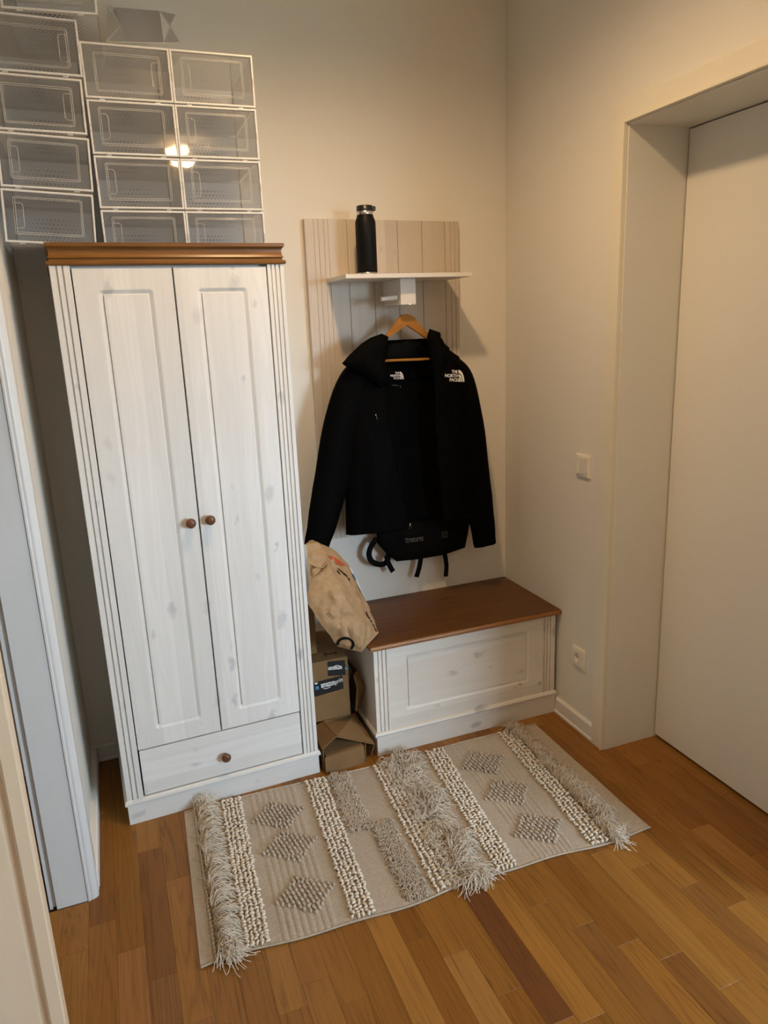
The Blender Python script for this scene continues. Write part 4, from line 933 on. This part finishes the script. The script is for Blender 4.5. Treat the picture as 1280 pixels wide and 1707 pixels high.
# printed ring near the base, torn flap at the shoulder
v_ = []; f_ = []
for k in range(25):
    a = math.radians(205 - 250*k/24) ; 
    for rr_ in (1.0, 0.70): v_.append(Q2(665+118*rr_*math.cos(a), 1425-95*rr_*math.sin(a)))
for k in range(24): f_.append((2*k, 2*k+1, 2*k+3, 2*k+2))
decal('ring_print', v_, f_, S_p, 'black_print', pr_, 0.003)
def torn():
    h = lambda x, y, o=0.0015: S_p.hit(*Q2(x, y), o)
    hole = [(235, 400), (300, 425), (380, 435), (420, 380), (445, 345), (470, 375), (430, 430), (370, 490), (300, 540), (235, 545), (215, 470)]
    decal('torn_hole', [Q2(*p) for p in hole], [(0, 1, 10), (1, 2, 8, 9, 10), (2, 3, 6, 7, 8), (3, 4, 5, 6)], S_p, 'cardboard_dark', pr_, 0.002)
    e = [(225, 400), (300, 440), (375, 438), (418, 385), (440, 345)]; pts = [h(*p, 0.004) for p in e]; pts = [p for p in pts if p]
    e2 = [(470, 385), (430, 432), (370, 492), (300, 542), (240, 550)]; p2 = [h(*p, 0.004) for p in e2]; p2 = [p for p in p2 if p]
    mb = MB()
    for P in (pts, p2):
        if len(P) > 1: mb.tube(P, 0.0022, 5)
    localise(mb, pr_).build('torn_edge', 'kraft_paper', pr_)
torn()

# ================================================================ RUG
def rug():
    rr = random.Random(5)
    r = empty('rug', (-0.83, -0.81, 0)); tag(r, 'beige woven cotton rug with fringes, knotted loop bands and raised diamonds on the floor', 'rug')
    G = lambda p: U(p[0], p[1], 2, 0.004)
    # band boundaries: px at top edge / px at bottom edge -> floor x
    E = [((307, 1355), (335, 1619)), ((321, 1351), (358, 1609)), ((369, 1342), (411, 1592)), ((403, 1335), (454, 1582)), ((416, 1333), (473, 1574)), ((492, 1311), (565, 1548)), ((508, 1306), (588, 1541)), ((542, 1297), (629, 1528)),
         ((549, 1294), (640, 1522)), ((619, 1277), (724, 1489)), ((651, 1268), (776, 1477)), ((690, 1259), (820, 1466)), ((705, 1254), (834, 1462)), ((738, 1248), (868, 1452)), ((748, 1245), (898, 1441)), ((812, 1232), (960, 1418)),
         ((832, 1227), (982, 1409)), ((856, 1221), (1012, 1400)), ((868, 1217), (1045, 1390)), ((895, 1210), (1087, 1382))]
    xt = [G(a).x for a, b in E]; xb = [G(b).x for a, b in E]
    ytop = lambda s: -0.470-0.018*(s)+0.006*math.sin(9*s); ybot = lambda s: -1.128-0.026*s+0.008*math.sin(11*s+1)+0.004*math.sin(27*s)
    def B(i, u=0.0): # band coordinate (i + u) -> (xt, xb)
        k = min(int(i+u), len(xt)-2); w = i+u-k; return xt[k]+(xt[k+1]-xt[k])*w, xb[k]+(xb[k+1]-xb[k])*w
    def P(i, u, t, h=0.0):
        a, b = B(i, u); x = a+(b-a)*t; s = (x+1.52)/1.38; y = ytop(s)+(ybot(s)-ytop(s))*t
        wv = 0.0025+0.0022*noise.noise(Vector((x*4, y*5, 0)))
        return Vector((x, y, 0.0035+max(0, wv)+h))
    nb = len(xt)-1
    # woven base
    NSb, NT = 22, 64; rows_t = []; rows_b = []
    ribs = {5-1: 8, 14: 9}
    for j in range(NT+1):
        t = j/NT; a = []; b = []
        for i in range(nb):
            ns = 72 if i in ribs else NSb
            for k in range(ns):
                u = k/ns; h = 0.0
                if i in ribs: h = 0.0034*abs(math.sin(math.pi*ribs[i]*u))*(0.75+0.5*noise.noise(Vector((i+int(ribs[i]*u)*3.1, t*7, 5))))
                h += 0.0007*noise.noise(Vector((i*3+u*14, t*60, 2)))
                p = P(i, u, t, h); edge = 0.0025*(1 if (j == 0 or j == NT) else 0); a.append(p-Vector((0, 0, edge))); b.append(Vector((p.x, p.y, 0.0006)))
        p = P(nb, 0, t); a.append(p-Vector((0, 0, 0.002))); b.append(Vector((p.x, p.y, 0.0006))); rows_t.append(a); rows_b.append(b)
    mb = MB(); mb.grid(rows_t); n = len(rows_t[0])
    bd = [rows_t[0][k] for k in range(n)]+[rows_t[j][n-1] for j in range(1, NT+1)]+[rows_t[NT][k] for k in range(n-2, -1, -1)]+[rows_t[j][0] for j in range(NT-1, 0, -1)]
    mb.grid([bd, [Vector((p.x, p.y, 0.0006)) for p in bd]], closed=True); localise(mb, r).build('woven_base', 'rug_weave', r, smooth=True)
    # edge whipping along both long sides
    for tt in (0.0, 1.0):
        mb = MB(); m_ = 300
        pts = [P(*divmod(nb*k/m_*0.9999, 1), tt, 0.0) for k in range(m_+1)]; mb.tube([p+Vector((0, 0, -0.0005)) for p in pts], [0.0028+0.0007*math.sin(k*2.6) for k in range(m_+1)], 6); localise(mb, r).build('edge_cord', 'rug_cord', r, smooth=True)
    # loop bands
    def arch(mb, c, ang, w, h, rad):
        d = Vector((math.cos(ang), math.sin(ang), 0)); pts = []
        for k in range(6): a = math.pi*k/5; pts.append(c + d*(w*math.cos(a)) + Vector((0, 0, 0.0005+h*math.sin(a))))
        mb.tube(pts, [rad*0.8, rad, rad*1.15, rad*1.15, rad, rad*0.8], 6)
    for i, cols, rows in ((2, 5, 56), (6, 5, 54), (9, 5, 54), (12, 5, 54), (16, 4, 54)):
        mb = MB()
        for c in range(cols):
            for q in range(rows):
                u = (c+0.5+0.18*rr.uniform(-1, 1))/cols; t = (q+0.5+(0.5 if c % 2 else 0)+0.2*rr.uniform(-1, 1))/(rows+0.5); t = min(0.985, max(0.012, t))
                arch(mb, P(i, u, t), rr.uniform(-0.9, 0.9)+(0.5 if q % 2 else -0.3), 0.0056*rr.uniform(0.8, 1.15), 0.0075*rr.uniform(0.7, 1.2), 0.0037*rr.uniform(0.85, 1.15))
        o = localise(mb, r).build('loop_band', 'rug_loop', r, smooth=True); o['kind'] = 'stuff'
    # bead row by the hem
    mb = MB()
    for q in range(44):
        t = (q+0.5)/44; arch(mb, P(1, 0.06, t), 1.4+rr.uniform(-.2, .2), 0.0065, 0.006, 0.0038)
    o = localise(mb, r).build('bead_row', 'rug_cord', r, smooth=True); o['kind'] = 'stuff'
    # raised diamonds made of cord loops
    for cx, cy in ((464, 1361), (484, 1413), (510, 1493), (805, 1273), (846, 1323), (897, 1383)):
        c = G((cx, cy)); mb = MB(); hw, hh = 0.083, 0.074
        nr = 15
        for q in range(nr):
            v = (q-(nr-1)/2)/((nr-1)/2); m_ = 1+int(13*(1-abs(v))+0.3)
            for k in range(m_):
                u = (k-(m_-1)/2)/6.4
                p = c + Vector((u*hw*1.0 + v*0.010, -v*hh, 0)); p.z = 0.0058
                p.y += (0.5 if k % 2 else 0)*hh/8; arch(mb, p, math.pi/2+rr.uniform(-.5, .5), 0.0048, 0.0050*rr.uniform(.6, 1.3), 0.0046*rr.uniform(.9, 1.1))
        o = localise(mb, r).build('diamond', 'rug_cord', r, smooth=True); o['kind'] = 'stuff'
    # strands
    def strand(mb, p, dirv, ln, rad, lift, seg=6, curl=0.6):
        pts = [p]; d = Vector(dirv).normalized(); c = p.copy(); ph = rr.uniform(0, 6)
        for k in range(1, seg+1):
            f = k/seg; d = (d + Vector((rr.uniform(-1, 1), rr.uniform(-1, 1), 0))*curl*0.5).normalized()
            c = c + d*(ln/seg); z = p.z + lift*math.sin(math.pi*min(1, f*1.15))*rr.uniform(0.7, 1.2); lim = -0.4635 if c.x < -1.0 else -0.4375; z += max(0, c.y-lim)*0.9; pts.append(Vector((c.x, min(c.y, lim), max(0.0035, z))))
        mb.tube(pts, rad, 4)
    def fringe(i, u0, n, dirf, ln, overhang=(0.0, 1.0), lift=0.022, curl=0.6, rad=0.0009, jit=0.06, nm='fringe', wig=0.0):
        mb = MB(); tuft = 0
        for q in range(n):
            if q % 11 == 0: tuft = rr.uniform(-0.75, 0.75); tl = rr.uniform(0.7, 1.2); lf = rr.uniform(0.4, 1.5)
            t = overhang[0]+(overhang[1]-overhang[0])*(q+rr.uniform(-.5, .5))/n; t = min(1.0, max(0, t))
            a = dirf(t)+tuft+rr.uniform(-.3, .3); p = P(i, u0+wig*math.sin(t*19)+jit*rr.uniform(-1, 1), t, 0.002)
            strand(mb, p, (math.cos(a), math.sin(a), 0), ln*tl*rr.uniform(0.75, 1.1), rad, lift*lf*rr.uniform(.5, 1.1), 6, curl)
        o = localise(mb, r).build(nm, 'rug_fringe', r, smooth=True); o['kind'] = 'stuff'
    fringe(1, 0.16, 1500, lambda t: 0.55-1.5*max(0, t-0.55)*1.2, 0.085, jit=0.06, curl=0.6)
    fringe(1, 0.40, 90, lambda t: -1.25, 0.052, (0.95, 1.0), jit=0.3, curl=0.9)
    fringe(1, 0.30, 40, lambda t: 1.3, 0.05, (0.0, 0.03), 0.03, jit=0.25, curl=0.5)
    fringe(10, 0.35, 1000, lambda t: 0.2+1.1*math.sin(t*17)-0.8*t, 0.070, lift=0.026, jit=0.30, curl=1.1, wig=0.25)
    fringe(10, 0.0, 420, lambda t: 2.8+1.0*math.sin(t*13), 0.05, lift=0.024, jit=0.3, curl=1.2)
    fringe(10, 0.50, 90, lambda t: -0.9, 0.062, (0.95, 1.0), jit=0.4, curl=0.9)
    fringe(10, 0.20, 60, lambda t: 1.7, 0.045, (0.0, 0.04), 0.03, jit=0.25, curl=0.7)
    fringe(17, 0.15, 1250, lambda t: 0.9 if t < 0.45 else (0.2-1.9*(t-0.45)), 0.062, lift=0.028, jit=0.14, curl=0.9)
    fringe(17, 0.6, 420, lambda t: 0.4+0.9*math.sin(t*15), 0.05, (0.45, 1.0), lift=0.026, jit=0.3, curl=1.1)
    fringe(17, 0.1, 60, lambda t: 1.9, 0.045, (0.0, 0.05), 0.03, jit=0.3, curl=0.8)
    # short shag patches (offset stripes)
    def shag(a0, a1, b0, b1):
        A0, A1, B0, B1 = G(a0), G(a1), G(b0), G(b1); mb = MB()
        for q in range(1500):
            u, t = rr.random(), rr.random(); p = A0.lerp(A1, u).lerp(B0.lerp(B1, u), t); p.z = 0.005; a = rr.uniform(0, 6.28)
            strand(mb, p, (math.cos(a), math.sin(a), 0), rr.uniform(0.012, 0.022), 0.0012, 0.011, 4, 1.0)
        o = localise(mb, r).build('shag_patch', 'rug_shag', r, smooth=True); o['kind'] = 'stuff'
    shag((549, 1294), (577, 1290), (583, 1387), (618, 1383)); shag((619, 1376), (650, 1371), (680, 1502), (716, 1494))
rug()

# ================================================================ CEILING LAMPS (above the frame)
def pendant(x, y, z, lab):
    r = empty('ceiling_lamp', (x, y, CZ)); tag(r, lab, 'lamp')
    h = CZ-z
    MB().lathe([(0.045, 0), (0.045, -0.012), (0.02, -0.025), (0.001, -0.026)], n=24).build('ceiling_rose', 'frame_white', r, smooth=40)
    MB().tube([(0, 0, -0.02), (0, 0, -h+0.10)], 0.003, 8).build('cord', 'frame_white', r)
    MB().lathe([(0.006, -h+0.115), (0.019, -h+0.11), (0.019, -h+0.065), (0.012, -h+0.06)], n=20).build('lamp_holder', 'bulb_white', r, smooth=40)
pendant(LAMP.x, LAMP.y, LAMP.z, 'bare bulb lamp holder hanging from the ceiling above the rug'); pendant(HALL.x, HALL.y, HALL.z, 'bare bulb lamp holder hanging from the hall ceiling behind the doorway')
